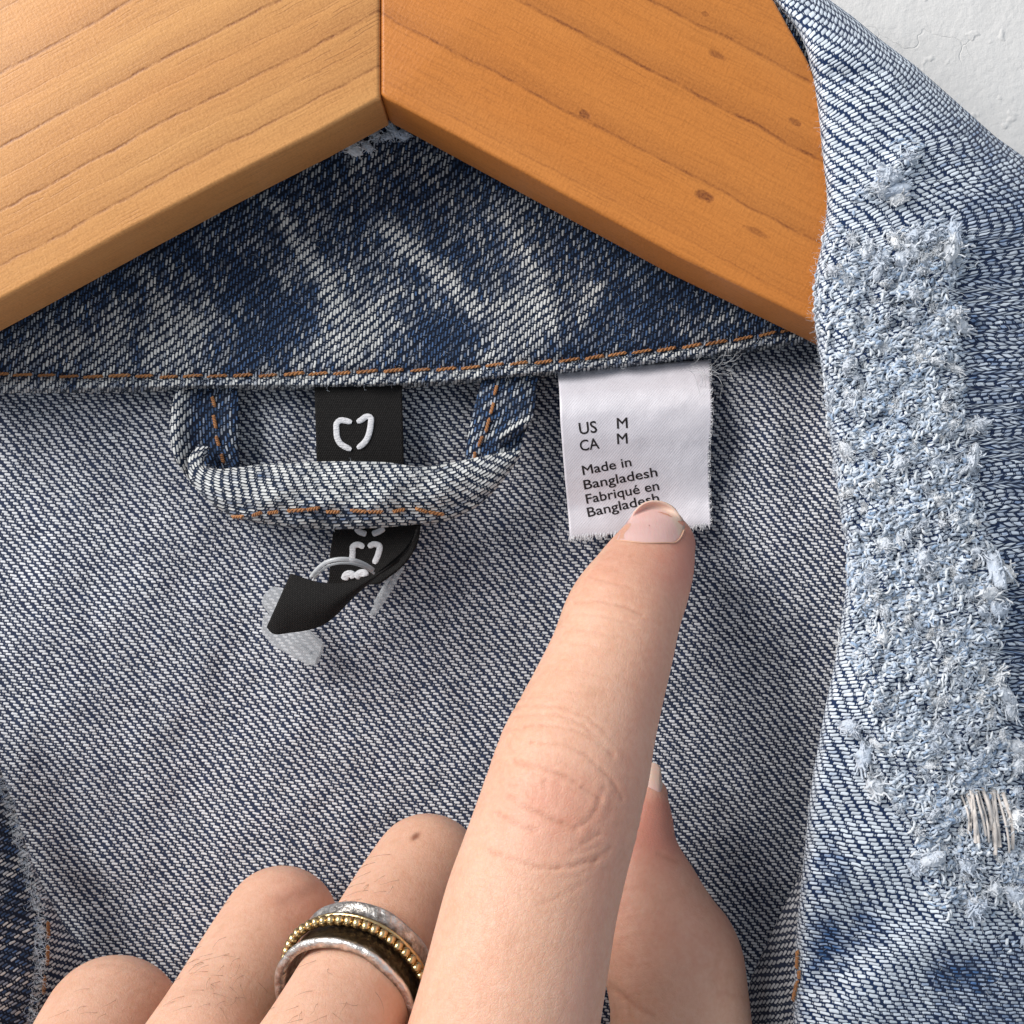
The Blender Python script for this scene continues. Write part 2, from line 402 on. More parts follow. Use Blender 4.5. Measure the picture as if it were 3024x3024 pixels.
# rolled lower edge, then up
roll = np.clip(s/.08, 0, 1)*np.pi/2
Y = np.where(s < .08, bot-14*np.sin(roll)+0*X, bot-14-(bot-14+260)*pxup)
X = np.minimum(X, XL(Y)+75)
def wear_collar(X, Y):
    w = .33+.18*fbm(X/120., Y/90., 21)+.16*fbm(X/34., Y/40., 22)
    for (cx, cy, rx, ry, st, sl) in [(1040, 985, 120, 120, .55, -.5), (1530, 960, 95, 130, .55, -.4), (540, 980, 110, 130, .42, -.5), (180, 1020, 190, 70, .30, -.2), (1130, 480, 180, 90, .10, 0), (1040, 820, 60, 50, .2, 0),
                                     (780, 1000, 80, 110, -.30, -.6), (1290, 1010, 80, 110, -.32, -.6), (1960, 900, 330, 130, -.16, .3), (700, 860, 90, 70, -.2, 0), (120, 880, 200, 60, -.2, -.5), (1290, 700, 60, 90, -.14, 0), (1730, 880, 60, 80, .32, -.5), (2130, 940, 90, 40, .22, -.4), (1480, 640, 170, 150, .06, 0), (960, 620, 120, 120, .05, 0)]:
        x = X-cx; y = Y-cy; xx = x-sl*y
        w = w+st*np.exp(-(xx/rx)**2-(y/ry)**2)
    for pts, wd, st in [([(812, 605), (868, 700), (945, 805), (985, 880), (1000, 930)], 24, .62), ([(1158, 690), (1280, 795), (1350, 860), (1420, 930)], 28, .62), ([(1500, 660), (1560, 780), (1610, 880), (1640, 960)], 26, .32),
                        ([(350, 930), (300, 1090)], 40, .25), ([(1080, 600), (1140, 690)], 18, .2), ([(1700, 1000), (1760, 850)], 26, .25), ([(420, 800), (480, 900)], 22, .25)]:
        w = w+st*np.exp(-(poly_dist(X, Y, pts)/wd)**2)
    band = sstep(0, 12, Y-c_sti(X))
    w = w*(1-band)+band*(.66+.40*fbm(X/70., Y/60., 27))
    w = w+.0
    return np.clip(w, 0, 1.1)
folds = .07*np.exp(-(poly_dist(X, Y, [(812, 560), (868, 700), (945, 805), (1000, 930), (1010, 1080)])/70)**2)+.08*np.exp(-(poly_dist(X, Y, [(1120, 640), (1280, 795), (1420, 930), (1500, 1060)])/80)**2)+.06*np.exp(-(poly_dist(X, Y, [(1500, 600), (1600, 850), (1640, 1010)])/70)**2)+.05*np.exp(-(poly_dist(X, Y, [(430, 780), (520, 1060)])/70)**2)
up = np.clip(bot-Y, 0, None)
d = 14.56-folds+.05*fbm(X/230., Y/260., 8)+.10*sstep(60, 700, up)
groove = .055*np.exp(-((Y-sti)/13)**2)
d = d+groove-.05*np.exp(-((Y-(sti+bot)/2)/24)**2)*(s > .02)
d = np.where(s < .08, (d)+.30*(1-np.sin(roll)), d)
d = d-.30*sstep(2150, 2600, X)
kc = px2cm(14.5)
crink = .018*np.sin(X/31.)+.012*np.sin(X/17.+2)
uv = np.stack([-(Y-1512)*kc+.0*X, (X-1512)*kc+(Y-1000)*kc*.13+.025*fbm(X/90., Y/90., 4)], -1)
collar = obj('collar', grid_mesh('collar', P(X, Y, d+crink*sstep(-20, 20, Y-sti)), uv, {'wear': wear_collar(X, Y)}, flip=True), M_face, jacket, solid=.10)
# -- a depth lookup for things laid on the collar
def bvh_of(o):
    me = o.data; return BVHTree.FromPolygons([v.co.copy() for v in me.vertices], [tuple(p.vertices) for p in me.polygons])
def hit(bvh, X, Y, far=99):
    dr = V3(X, Y, 1.0).normalized(); r = bvh.ray_cast(Vector((0, 0, 0)), dr)
    return (r[0], r[1]) if r[0] is not None else (None, None)

# stitches
def stitch_mesh(name, L, r, seed):
    rg = np.random.default_rng(seed); bag = Bag(); n = 30; t = np.linspace(0, 1, n)
    for q in range(2):
        ph = q*np.pi+seed; tw = L/.10
        prof = np.clip(np.minimum(t, 1-t)*9, 0, 1)**.6
        path = np.stack([(t-.5)*L, -.55*r*prof*np.cos(ph+t*tw*2*np.pi)-r*.35*prof+ .75*r*(1-prof), .55*r*prof*np.sin(ph+t*tw*2*np.pi)+.1*r*np.sin(t*3+seed)], -1)
        v, f = tube_geo(path, .60*r*(.35+.65*prof), 6); bag.add(v, f, 0)
    for q in range(4):
        x0 = rg.uniform(-.4, .4)*L; a = rg.uniform(0, 6.28)
        path = np.array([[x0, -r, 0], [x0+.02*np.cos(a), -r-.012, .025*np.sin(a)], [x0+.045*np.cos(a), -r-.008, .05*np.sin(a)]])
        v, f = tube_geo(path, .0016, 3); bag.add(v, f, 0)
    return bag.mesh(name)
ST = [stitch_mesh('stitch', .235, .0225, i) for i in range(4)]
for s_ in ST: s_.materials.append(M_thread)
def put_stitch(parent, a, b, bvh, i, scale=1.0, lift=.006):
    """a stitch between two picture points laid on the surface"""
    pa, na = hit(bvh, *a); pb, nb = hit(bvh, *b)
    if pa is None or pb is None: return
    x = (pb-pa); L = x.length; x.normalize()
    nrm = (na+nb).normalized()
    if nrm.y > 0: nrm = -nrm
    y = -(nrm-x*nrm.dot(x)).normalized(); z = x.cross(y)
    o = bpy.data.objects.new('stitch', ST[i % 4]); COL.objects.link(o); o.parent = parent
    if parent.type == 'EMPTY': o.matrix_parent_inverse = Matrix.Translation(-parent.location)
    mt = Matrix((x, y, z)).transposed().to_4x4(); mt.translation = (pa+pb)/2+nrm*lift
    o.matrix_basis = mt @ Matrix.Diagonal((L/.235, scale, scale, 1))
cb = bvh_of(collar)
xx = -30; i = 0
while xx < 2420:
    L = random.uniform(52, 66)
    y0, y1 = float(c_sti(np.array(xx))), float(c_sti(np.array(xx+L)))
    j = random.uniform(-3, 3)
    put_stitch(collar, (xx, y0+2+j), (xx+L, y1-3+j), cb, i, random.uniform(.85, 1.1)); i += 1
    xx += L+random.uniform(10, 20)

# hanging loop
def resample(pts, n):
    a = np.array(pts, float); l = np.concatenate([[0], np.cumsum(np.linalg.norm(np.diff(a, axis=0), axis=1))]); l /= l[-1]
    return smooth_interp(np.linspace(0, 1, n), l, a)
def strap(name, A, B, dc, th, mat, parent, wearf, nsec=70, nseg=36, dfun=None, endcap=True, uvrot=False, power=2.0):
    a = resample(A, nsec); b_ = resample(B, nsec); tt = np.linspace(0, 1, nsec)
    dcs = np.interp(tt, *zip(*dc)); ths = np.interp(tt, *zip(*th))
    thg = np.linspace(0, 2*np.pi, nseg, endpoint=False)
    c, s_ = np.cos(thg), np.sin(thg)
    cs = np.sign(c)*np.abs(c)**(2/power); sn = np.sign(s_)*np.abs(s_)**(2/power)
    mid = (a+b_)/2; half = (b_-a)/2
    px = mid[:, None]+half[:, None]*cs[None, :, None]
    d = dcs[:, None]-ths[:, None]*sn[None]
    if dfun is not None: d = d+dfun(px[..., 0], px[..., 1], sn[None])
    xyz = P(px[..., 0], px[..., 1], d)
    idx = np.arange(nsec*nseg).reshape(nsec, nseg)
    f = np.stack([idx[:-1], np.roll(idx[:-1], -1, 1), np.roll(idx[1:], -1, 1), idx[1:]], -1).reshape(-1, 4)
    faces = [tuple(q) for q in f]+[tuple(idx[0][::-1]), tuple(idx[-1])]
    al = np.concatenate([[0], np.cumsum(np.linalg.norm(np.diff(P(mid[:, 0], mid[:, 1], dcs), axis=0), axis=1))])
    U = np.repeat(al[:, None], nseg, 1); hw = np.linalg.norm(half, axis=1)*px2cm(14.3)
    Vc = hw[:, None]*(cs[None])+ (np.arcsin(np.clip(sn, -1, 1))*0)[None]+ np.sign(-sn)[None]*0
    uv = np.stack([U, Vc+5], -1) if not uvrot else np.stack([-U, Vc+5], -1)
    w = wearf(px[..., 0], px[..., 1], sn[None]+0*px[..., 0])
    me = mesh_from(name, xyz.reshape(-1, 3), faces, uv.reshape(-1, 2), {'wear': w.ravel()})
    return obj(name, me, mat, parent)
def wbar(X, Y, sn):
    w = .95+.34*fbm(X/60., Y/40., 31)
    low = smooth_interp(X, [500, 680, 900, 1070, 1330, 1560], [1440, 1480, 1502, 1508, 1490, 1400])
    w = w-.62*np.exp(-((Y-low-12)/30)**2)*(.55+.5*fbm(X/90., Y/40., 33))-.30*np.exp(-(((X-800)/90)**2+((Y-1410)/28)**2))-.35*np.exp(-(((X-1330)/70)**2+((Y-1385)/20)**2))
    return np.clip(w, 0, 1.1)
loop = strap('hanging_loop', [(622, 1322), (606, 1344), (604, 1372), (640, 1384), (690, 1380), (804, 1369), (1006, 1362), (1140, 1365), (1241, 1377), (1342, 1364), (1440, 1344), (1510, 1332), (1536, 1330)],
             [(592, 1312), (562, 1342), (556, 1398), (602, 1468), (683, 1522), (777, 1546), (905, 1561), (1073, 1561), (1207, 1551), (1329, 1535), (1409, 1495), (1495, 1408), (1540, 1340)],
             [(0, 14.50), (.10, 14.30), (.3, 14.14), (.6, 14.12), (.9, 14.30), (1, 14.45)], [(0, .05), (.06, .12), (.16, .24), (.5, .27), (.9, .2), (1, .09)], M_face, jacket, wbar,
             dfun=lambda X, Y, sn: .06*fbm(X/80., Y/50., 35)+.02*np.sin(X/26.+Y/30.)+.035*np.exp(-((Y-smooth_interp(X, [500, 680, 900, 1070, 1330, 1560], [1455, 1496, 1514, 1516, 1500, 1410]))/9)**2))
def wlegL(X, Y, sn):
    w = .12+.14*fbm(X/40., Y/40., 41)+.9*np.exp(-((X-smooth_interp(Y, [1100, 1172, 1253, 1327, 1400, 1470, 1540], [532, 530, 522, 526, 566, 626, 716]))/34)**2)+.16*sstep(640, 690, X)
    return np.clip(w, 0, 1.1)
legL = strap('strap', [(530, 1130), (514, 1172), (502, 1253), (508, 1325), (545, 1402), (610, 1472), (700, 1535)], [(700, 1130), (703, 1172), (704, 1273), (706, 1354), (712, 1400), (740, 1450), (790, 1490)],
             [(0, 14.72), (.3, 14.62), (.75, 14.62), (1, 14.66)], [(0, .07), (.3, .10), (1, .09)], M_face, loop, wlegL, uvrot=True,
             dfun=lambda X, Y, sn: .12*np.exp(-((X-610)/60)**2)*(sn > 0)-.12*np.exp(-((X-515)/30)**2))
def wlegR(X, Y, sn):
    w = .30+.22*fbm(X/45., Y/45., 43)+.5*np.exp(-(poly_dist(X, Y, [(1480, 1290), (1530, 1255), (1575, 1240)])/16)**2)-.4*np.exp(-(poly_dist(X, Y, [(1500, 1310), (1545, 1275)])/16)**2)+.35*np.exp(-(poly_dist(X, Y, [(1490, 1330), (1540, 1310)])/14)**2)
    return np.clip(w, 0, 1.1)
legR = strap('strap', [(1425, 1110), (1416, 1145), (1396, 1219), (1376, 1327), (1370, 1380), (1366, 1420)], [(1592, 1110), (1584, 1145), (1576, 1225), (1545, 1290), (1532, 1350), (1500, 1400)],
             [(0, 14.68), (.4, 14.52), (.8, 14.46), (1, 14.5)], [(0, .07), (.3, .11), (1, .11)], M_face, loop, wlegR, uvrot=True,
             dfun=lambda X, Y, sn: (-.08*np.exp(-(poly_dist(X, Y, [(1480, 1290), (1575, 1240)])/18)**2)+.11*np.exp(-(poly_dist(X, Y, [(1500, 1318), (1550, 1280)])/16)**2))*(sn > 0))
lb, lL, lR = bvh_of(loop), bvh_of(legL), bvh_of(legR)
for i, (a, b_) in enumerate([((686, 1523), (720, 1522)), ((745, 1524), (775, 1512)), ((790, 1516), (824, 1510)), ((848, 1508), (905, 1503)), ((905, 1504), (945, 1497)), ((962, 1509), (1004, 1508)), ((1034, 1505), (1085, 1508)), ((1085, 1508), (1132, 1508)), ((1158, 1509), (1196, 1502)), ((1226, 1500), (1262, 1510)), ((1262, 1511), (1312, 1518))]):
    put_stitch(loop, a, b_, lb, i, 1.05, .012)
for i, (a, b_) in enumerate([((628, 1172), (637, 1203)), ((632, 1226), (641, 1266)), ((640, 1287), (651, 1318)), ((656, 1340), (664, 1368))]): put_stitch(legL, a, b_, lL, i, 1.05, .02)
for i, (a, b_) in enumerate([((1468, 1140), (1460, 1168)), ((1458, 1190), (1450, 1224)), ((1446, 1234), (1436, 1278)), ((1426, 1288), (1414, 1320)), ((1404, 1334), (1402, 1362))]): put_stitch(legR, a, b_, lR, i, .95, .02)

# brand label (woven black strip) -----------------------------------------
def bilin(TL, TR, BR, BL, n, m, bulge=None):
    u = np.linspace(0, 1, m)[None, :, None]; v = np.linspace(0, 1, n)[:, None, None]
    TL, TR, BR, BL = map(lambda q: np.array(q, float), (TL, TR, BR, BL))
    return TL*(1-u)*(1-v)+TR*u*(1-v)+BR*u*v+BL*(1-u)*v
L1 = bilin((928, 1120), (1186, 1120), (1196, 1480), (938, 1480), 60, 40)
dlab = 14.66-.10*np.sin(np.linspace(0, np.pi, 60))[:, None]+0*L1[..., 0]-.02*np.sin(np.linspace(0, np.pi, 40))[None]
uvl = np.stack([L1[..., 0]*px2cm(14.6), L1[..., 1]*px2cm(14.6)], -1)
brand = obj('brand_label', grid_mesh('brand_label', P(L1[..., 0], L1[..., 1], dlab), uvl), M_black, jacket, solid=.035)
# lower run below the loop
Lf = resample([(978, 1440), (985, 1560), (974, 1640), (970, 1712), (962, 1740)], 60); Rt = resample([(1240, 1440), (1240, 1555), (1232, 1600), (1200, 1655), (1118, 1720)], 60)
uq = np.linspace(0, 1, 40)[None, :, None]
Q = Lf[:, None]*(1-uq)+Rt[:, None]*uq
dl = 14.48-.05*np.sin(np.linspace(0, np.pi, 60))[:, None]-.22*(np.linspace(0, 1, 40)[None]**2)*np.linspace(.2, 1, 60)[:, None]
low = obj('woven_strip', grid_mesh('woven_strip', P(Q[..., 0], Q[..., 1], dl), np.stack([Q[..., 0]*.0045, Q[..., 1]*.0045], -1)), M_black, brand, solid=.035)
# folded tail
TA = resample([(1243, 1552), (1200, 1625), (1118, 1690), (1040, 1716), (960, 1722), (858, 1693)], 70)
TB = resample([(1240, 1556), (1205, 1625), (1130, 1690), (1058, 1752), (945, 1850), (862, 1868), (800, 1868), (787, 1852)], 70)
vq = np.linspace(0, 1, 36)[None, :, None]
Q = TA[:, None]*(1-vq)+TB[:, None]*vq
tt = np.linspace(0, 1, 70)[:, None]; vq2 = vq[..., 0]
dl = 14.20-.42*np.sin(tt*np.pi*.75)-.16*np.sin(vq2*np.pi)*tt+.16*tt*vq2
tail = obj('folded_tail', grid_mesh('folded_tail', P(Q[..., 0], Q[..., 1], dl), np.stack([Q[..., 1]*.0045+Q[..., 0]*.002, Q[..., 0]*.0045], -1)), M_black, brand, solid=.035)
Zx = lambda z: 400+z*.6729
Zy = lambda z: 950+z*.6729
b1, b2 = bvh_of(brand), bvh_of(low)
def emblem(pts, bvh, parent, r=.040, name='emblem_stroke'):
    q = resample([(Zx(x), Zy(y)) for x, y in pts], 22); path = []
    for x, y in q:
        h_, n_ = hit(bvh, x, y)
        if h_ is None: continue
        path.append([h_.x, h_.y-.012, h_.z])
    if len(path) < 3: return
    path = np.array(path); rr = r*np.clip(np.minimum(np.arange(len(path))+.6, len(path)-np.arange(len(path))-.4)/2.0, .3, 1)**.5
    v, f = tube_geo(path, rr, 10, .28); obj(name, mesh_from(name, v, f), M_embro, parent)
emblem([(950, 442), (925, 436), (898, 434), (886, 444), (883, 480), (887, 512), (900, 535), (922, 550), (948, 562)], b1, brand)
emblem([(972, 441), (990, 433), (1018, 416), (1032, 420), (1033, 450), (1028, 482), (1018, 512), (1000, 537), (974, 556)], b1, brand)
emblem([(968, 905), (985, 922), (1014, 932)], b2, low)
emblem([(1040, 932), (1066, 922), (1092, 906)], b2, low)
emblem([(1004, 990), (978, 978), (958, 984), (954, 1016), (950, 1056)], b2, low)
emblem([(1022, 988), (1050, 976), (1070, 982), (1066, 1020), (1048, 1062)], b2, low)
emblem([(918, 1134), (926, 1112), (948, 1108), (962, 1122)], b2, low, .05)
emblem([(966, 1124), (984, 1106), (1006, 1104), (1010, 1118)], b2, low, .05)

# size label (white satin) --------------------------------------------------
Lx = lambda z: 1500+z*.4141
Ly = lambda z: 1000+z*.4141
LF = resample([(Lx(352), Ly(230)), (Lx(360), Ly(295)), (Lx(378), Ly(620)), (Lx(408), Ly(1000)), (Lx(430), Ly(1240)), (Lx(444), Ly(1425))], 90)
RT = resample([(Lx(1438), Ly(150)), (Lx(1442), Ly(225)), (Lx(1455), Ly(560)), (Lx(1436), Ly(820)), (Lx(1440), Ly(1100)), (Lx(1450), Ly(1335))], 90)
uq = np.linspace(0, 1, 70)[None, :, None]
SLp = LF[:, None]*(1-uq)+RT[:, None]*uq
vv_ = np.linspace(0, 1, 90)[:, None]; uu_ = np.linspace(0, 1, 70)[None]
sld = 14.78-.40*(1-.15*uu_)*smooth_interp(vv_, [0, .10, .22, .36, .55, .8, 1], [0, .62, .96, 1.0, .74, .38, .30])+.02*np.sin(uu_*3.1)-.10*sstep(.78, 1, vv_)*(1-uu_)**2-.08*sstep(.8, 1, vv_)*uu_**3+.012*fbm(SLp[..., 0]/60, SLp[..., 1]/60, 3)+.05*np.exp(-((SLp[..., 0]-1900)/130)**2-((SLp[..., 1]-1500)/120)**2)
size_label = obj('size_label', grid_mesh('size_label', P(SLp[..., 0], SLp[..., 1], sld), np.stack([(SLp[..., 0]-1500)*.0045, (SLp[..., 1]-1000)*.0045], -1)), M_satin, jacket, solid=.03)
sb = bvh_of(size_label)
def lettering(txt, p0, p1, cap):
    cu = bpy.data.curves.new('lettering', 'FONT'); cu.body = txt; cu.size = 1.0; cu.resolution_u = 3; cu.bevel_depth = .010; cu.bevel_resolution = 0
    o = bpy.data.objects.new('lettering_source', cu); COL.objects.link(o)
    dg_ = bpy.context.evaluated_depsgraph_get(); me = bpy.data.meshes.new_from_object(o.evaluated_get(dg_))
    bpy.data.objects.remove(o)
    bm = bmesh.new(); bm.from_mesh(me); bmesh.ops.triangulate(bm, faces=bm.faces); bmesh.ops.subdivide_edges(bm, edges=[e for e in bm.edges if e.calc_length() > .25], cuts=1); bm.to_mesh(me); bm.free()
    co = np.array([v.co[:] for v in me.vertices]); w0, w1 = co[:, 0].min(), co[:, 0].max()
    p0 = np.array([Lx(p0[0]), Ly(p0[1])]); p1 = np.array([Lx(p1[0]), Ly(p1[1])]); dx = (p1-p0)/(w1-w0)
    up_ = np.array([dx[1], -dx[0]]); up_ = up_/np.linalg.norm(up_)*cap*.4141/.70
    for v, c_ in zip(me.vertices, co):
        q = p0+dx*(c_[0]-w0)+up_*c_[1]
        h_, n_ = hit(sb, q[0], q[1])
        v.co = (h_+Vector((0, -.004, 0))) if h_ is not None else V3(q[0], q[1], 14.5)
    me.materials.clear(); o = obj('lettering', me, M_ink, size_label)
for a in [('US', (512, 684), (638, 668), 84), ('M', (778, 641), (855, 637), 76), ('CA', (518, 803), (654, 782), 78), ('M', (780, 752), (855, 747), 76),
          ('Made in', (536, 973), (883, 908), 67), ('Bangladesh', (546, 1076), (1068, 980), 67), ('Fabriqué en', (562, 1177), (1080, 1077), 67), ('Bangladesh', (573, 1272), (1082, 1163), 67)]: lettering(*a)
# fringe on the label's cut edge and its loose threads
bag = Bag()
for j in range(240):
    t = random.random(); q = SLp[-1, int(t*69)]; q2 = SLp[-1, min(69, int(t*69)+1)]
    d0 = sld[-1, int(t*69)]-.01; x, y = q[0]+random.uniform(-2, 2), q[1]-random.uniform(0, 10)
    L = random.uniform(6, 17); dx = random.uniform(-5, 5)
    v, f = tube_geo(P([x, x+dx*.4, x+dx], [y, y+L*.5, y+L], [d0-.01, d0-.02, d0-random.uniform(0, .05)]), [.007, .006, .003], 4); bag.add(v, f)
for j in range(90):
    t = random.random(); i_ = int(t*89); q = SLp[i_, -1]; d0 = sld[i_, -1]
    L = random.uniform(2, 6); v, f = tube_geo(P([q[0]-4, q[0]+L*.5, q[0]+L], [q[1], q[1]+random.uniform(-6, 6), q[1]+random.uniform(-10, 10)], [d0-.01, d0-.02, d0-.01]), [.006, .005, .002], 4); bag.add(v, f)
fr_ = obj('frayed_edge', bag.mesh('frayed_edge'), M_embro, size_label); fr_['kind'] = 'stuff'
bag = Bag()
for j in range(16):
    x0 = random.uniform(2020, 2150); y0 = 1080+random.uniform(-6, 30); n_ = 14; a = random.uniform(-.5, .5); x, y = x0, y0; pts = []
    for q in range(n_):
        pts.append((x, y)); x += 7*math.cos(a); y += 7*math.sin(a); a += random.uniform(-.5, .5)
    pts = np.array(pts); v, f = tube_geo(P(pts[:, 0], pts[:, 1], 14.42+.1*np.sin(np.arange(n_)*.5+j)), .0028, 4); bag.add(v, f)
lo = obj('loose_thread', bag.mesh('loose_thread'), M_plastic, size_label); lo['kind'] = 'stuff'

# right lapel ---------------------------------------------------------------
XR = lambda Y: np.interp(Y, [-300, -150, 0, 47, 109, 191, 334, 404, 466, 700, 900, 3400], [2150, 2300, 2450, 2516, 2590, 2700, 2862, 2940, 3028, 3300, 3420, 3450])
def lap_front(X, Y):
    xl = XL(Y); t = (X-xl)
    dm = np.interp(Y, [-300, 0, 600, 1200, 2000, 2600, 3400], [13.30, 13.15, 12.75, 12.65, 12.55, 12.45, 12.3])
    d = dm+.55*np.clip((t-230)/560, 0, 2)**1.7+.10*np.exp(-(t/90)**2)
    d = d+.05*fbm(X/190., Y/240., 51)
    # puckers and folds
    low = sstep(2300, 2650, Y)
    d = d-low*.10*np.sin((Y-2500+(X-2400)*.55)/74.)*np.exp(-((X-2480)/220)**2)
    d = d-.07*np.exp(-(poly_dist(X, Y, [(2470, 2960), (2620, 2830), (2800, 2740)])/60)**2)+.05*np.exp(-(poly_dist(X, Y, [(2560, 2700), (2500, 2560), (2440, 2520)])/40)**2)
    d = d-.06*np.exp(-(poly_dist(X, Y, [(2380, 150), (2560, 140), (2640, 240)])/50)**2)+.06*np.exp(-(poly_dist(X, Y, [(2470, 235), (2600, 215)])/30)**2)
    xr = XR(Y); e = np.clip((X-(xr-210))/210, 0, .995)
    d = d+.9*(1-np.sqrt(1-e*e))*sstep(900, 350, Y)
    return d
def fray_mask(X, Y):
    l = np.interp(Y, [350, 560, 640, 900, 1300, 1500, 1900, 2100, 2300, 2500, 2700, 2850], [2640, 2560, 2440, 2400, 2440, 2478, 2500, 2530, 2610, 2690, 2770, 2860])
    r = np.interp(Y, [350, 560, 640, 900, 1200, 1400, 1700, 2000, 2200, 2400, 2700, 2850], [2660, 2720, 2800, 2822, 2840, 2868, 2940, 2955, 2985, 3015, 3060, 3060])
    m_ = sstep(l-25, l+45, X)*sstep(r+22, r-22, X)*sstep(610, 780, Y)*sstep(2830, 2600, Y)
    m_ = np.maximum(m_, np.exp(-(poly_dist(X, Y, [(2570, 560), (2640, 520), (2690, 450)])/34)**2))
    m_ = np.maximum(m_, np.exp(-(poly_dist(X, Y, [(2560, 790), (2640, 730), (2780, 720), (2820, 750)])/36)**2))
    return np.clip(m_, 0, 1)
NR, NF, NC = 22, 10, 240
ys = np.linspace(-260, 3380, 380)
rows = []
for Yq in ys:
    xl = float(XL(np.array(Yq))); xr = float(XR(np.array(Yq)))
    w = 46.0; h = .30
    ph = np.linspace(-np.pi*.5, np.pi/2, NR)
    x1 = xl+w*(1-np.cos(ph)); x2 = np.linspace(xl+w, max(xr, xl+w+30), NC+1)[1:]
    d1 = float(lap_front(np.array(xl+w), np.array(Yq)))+h-h*np.sin(ph)
    d2 = lap_front(x2, np.full_like(x2, Yq))
    x = np.concatenate([x1, x2]); dd = np.concatenate([d1, d2])
    rows.append(np.stack([x, np.full_like(x, Yq), dd], -1))
R = np.array(rows); Xl, Yl, dl = R[..., 0], R[..., 1], R[..., 2]
fm = fray_mask(Xl, Yl)
dl = dl-fm*(.10*fbm(Xl/30., Yl/30., 61)+.05*fbm(Xl/11., Yl/11., 62)+.08)
xyz = P(Xl, Yl, dl)
al = np.concatenate([np.zeros((len(ys), 1)), np.cumsum(np.linalg.norm(np.diff(xyz, axis=1), axis=2), axis=1)], 1); al = al-al[:, NR:NR+1]
A = np.interp(Yl, [-300, 0, 500, 700, 1000, 1500, 2100, 2500, 2800, 3400], [.58, .56, .46, .42, .34, .22, .05, -.14, -.22, -.22])
kk = px2cm(12.7)
Vd = (Yl-1512)*kk+A*np.tanh(al/2.2)*2.2*.8+.05*fbm(Xl/150., Yl/150., 53)
Ud = al+A*0+.16*np.sin((Yl)/330.)
def wear_lapel(X, Y):
    t = X-XL(Y)
    w = .86-.29*sstep(230, 520, t)+.18*fbm(X/90., Y/80., 71)+.16*fbm(X/30., Y/26., 72)
    w = w+.25*sstep(150, 40, t)*sstep(1200, 200, Y)
    w = w+.35*fray_mask(X, Y)
    for cx, cy, rx, ry, st in [(2470, 2560, 90, 90, -.38), (2560, 2720, 60, 80, -.34), (2450, 2780, 70, 100, -.36), (2430, 2900, 60, 120, -.2), (2640, 2820, 70, 50, -.15), (2800, 2880, 120, 60, -.24), (2950, 2960, 90, 80, -.2), (2500, 235, 60, 30, -.3), (2480, 2250, 60, 120, -.15), (2530, 1550, 40, 60, -.3), (2760, 950, 60, 40, -.1)]:
        w = w+st*np.exp(-((X-cx)/rx)**2-((Y-cy)/ry)**2)
    for pts, wd, st in [([(2450, 2980), (2620, 2860), (2780, 2760), (2960, 2700)], 50, .32), ([(2560, 2560), (2640, 2640), (2740, 2660)], 40, .25), ([(2400, 160), (2520, 150), (2580, 210)], 40, .3), ([(2440, 420), (2600, 420)], 60, .12), ([(2700, 3010), (2900, 2960)], 40, .1)]:
        w = w+st*np.exp(-(poly_dist(X, Y, pts)/wd)**2)
    return np.clip(w, 0, 1.15)
lapel = obj('lapel', grid_mesh('lapel', xyz, np.stack([Ud, Vd], -1), {'wear': wear_lapel(Xl, Yl)}), M_lapel, jacket, solid=.10)
lapb = bvh_of(lapel)

# frayed threads on the lapel: loose fibres and yarn ends as one mass, the bigger tufts as parts
def worm(p, nrm, dirv, L, r, bend, lift, n=6, seg=5):
    nrm = Vector(nrm); 
    if nrm.y > 0: nrm = -nrm
    x = (Vector(dirv)-nrm*Vector(dirv).dot(nrm)).normalized(); y = nrm.cross(x)
    t = np.linspace(-.5, .5, n)
    pa = np.array(p)[None]+np.outer(t*L, x)+np.outer(bend*L*(t*t*4-1+.3*np.sin(t*7)), y)+np.outer(r*.6+lift*(1-4*t*t), nrm)
    return tube_geo(pa, r*np.clip(1.25-(2*np.abs(t))**3, .25, 1), seg)
bag = Bag(); fib = Bag(); n_ok = 0; tries = 0
while n_ok < 6400 and tries < 60000:
    tries += 1
    X, Y = random.uniform(2390, 3060), random.uniform(400, 2860)
    mk = float(fray_mask(np.array(X), np.array(Y)))
    dens = mk*(.45+.8*float(vnoise(X/48., Y/48., 5)))
    if random.random() > dens: continue
    h_, n_ = hit(lapb, X, Y)
    if h_ is None: continue
    n_ok += 1
    a = random.gauss(.20, .35) if random.random() < .62 else random.uniform(-1.6, 1.6)
    if random.random() < .5: a += math.pi
    dv = (math.cos(a), 0, math.sin(a))
    v, f = worm(h_, n_, dv, *((random.uniform(.05, .10), random.uniform(.012, .020)) if random.random() < .62 else (random.uniform(.07, .15), random.uniform(.006, .011))), random.uniform(-.22, .22), random.uniform(0, .05)*random.random())
    bag.add(v, f, min(1, max(0, random.gauss(.60, .30))))
for j in range(900):
    X, Y = random.uniform(2400, 3050), random.uniform(600, 2850)
    if random.random() > float(fray_mask(np.array(X), np.array(Y))): continue
    h_, n_ = hit(lapb, X, Y)
    if h_ is None: continue
    a = random.gauss(1.45, .35); v, f = worm(h_, n_, (math.cos(a), 0, math.sin(a)), random.uniform(.07, .13), random.uniform(.011, .017), random.uniform(-.15, .15), random.uniform(.01, .04))
    bag.add(v, f, random.uniform(.85, 1.1))
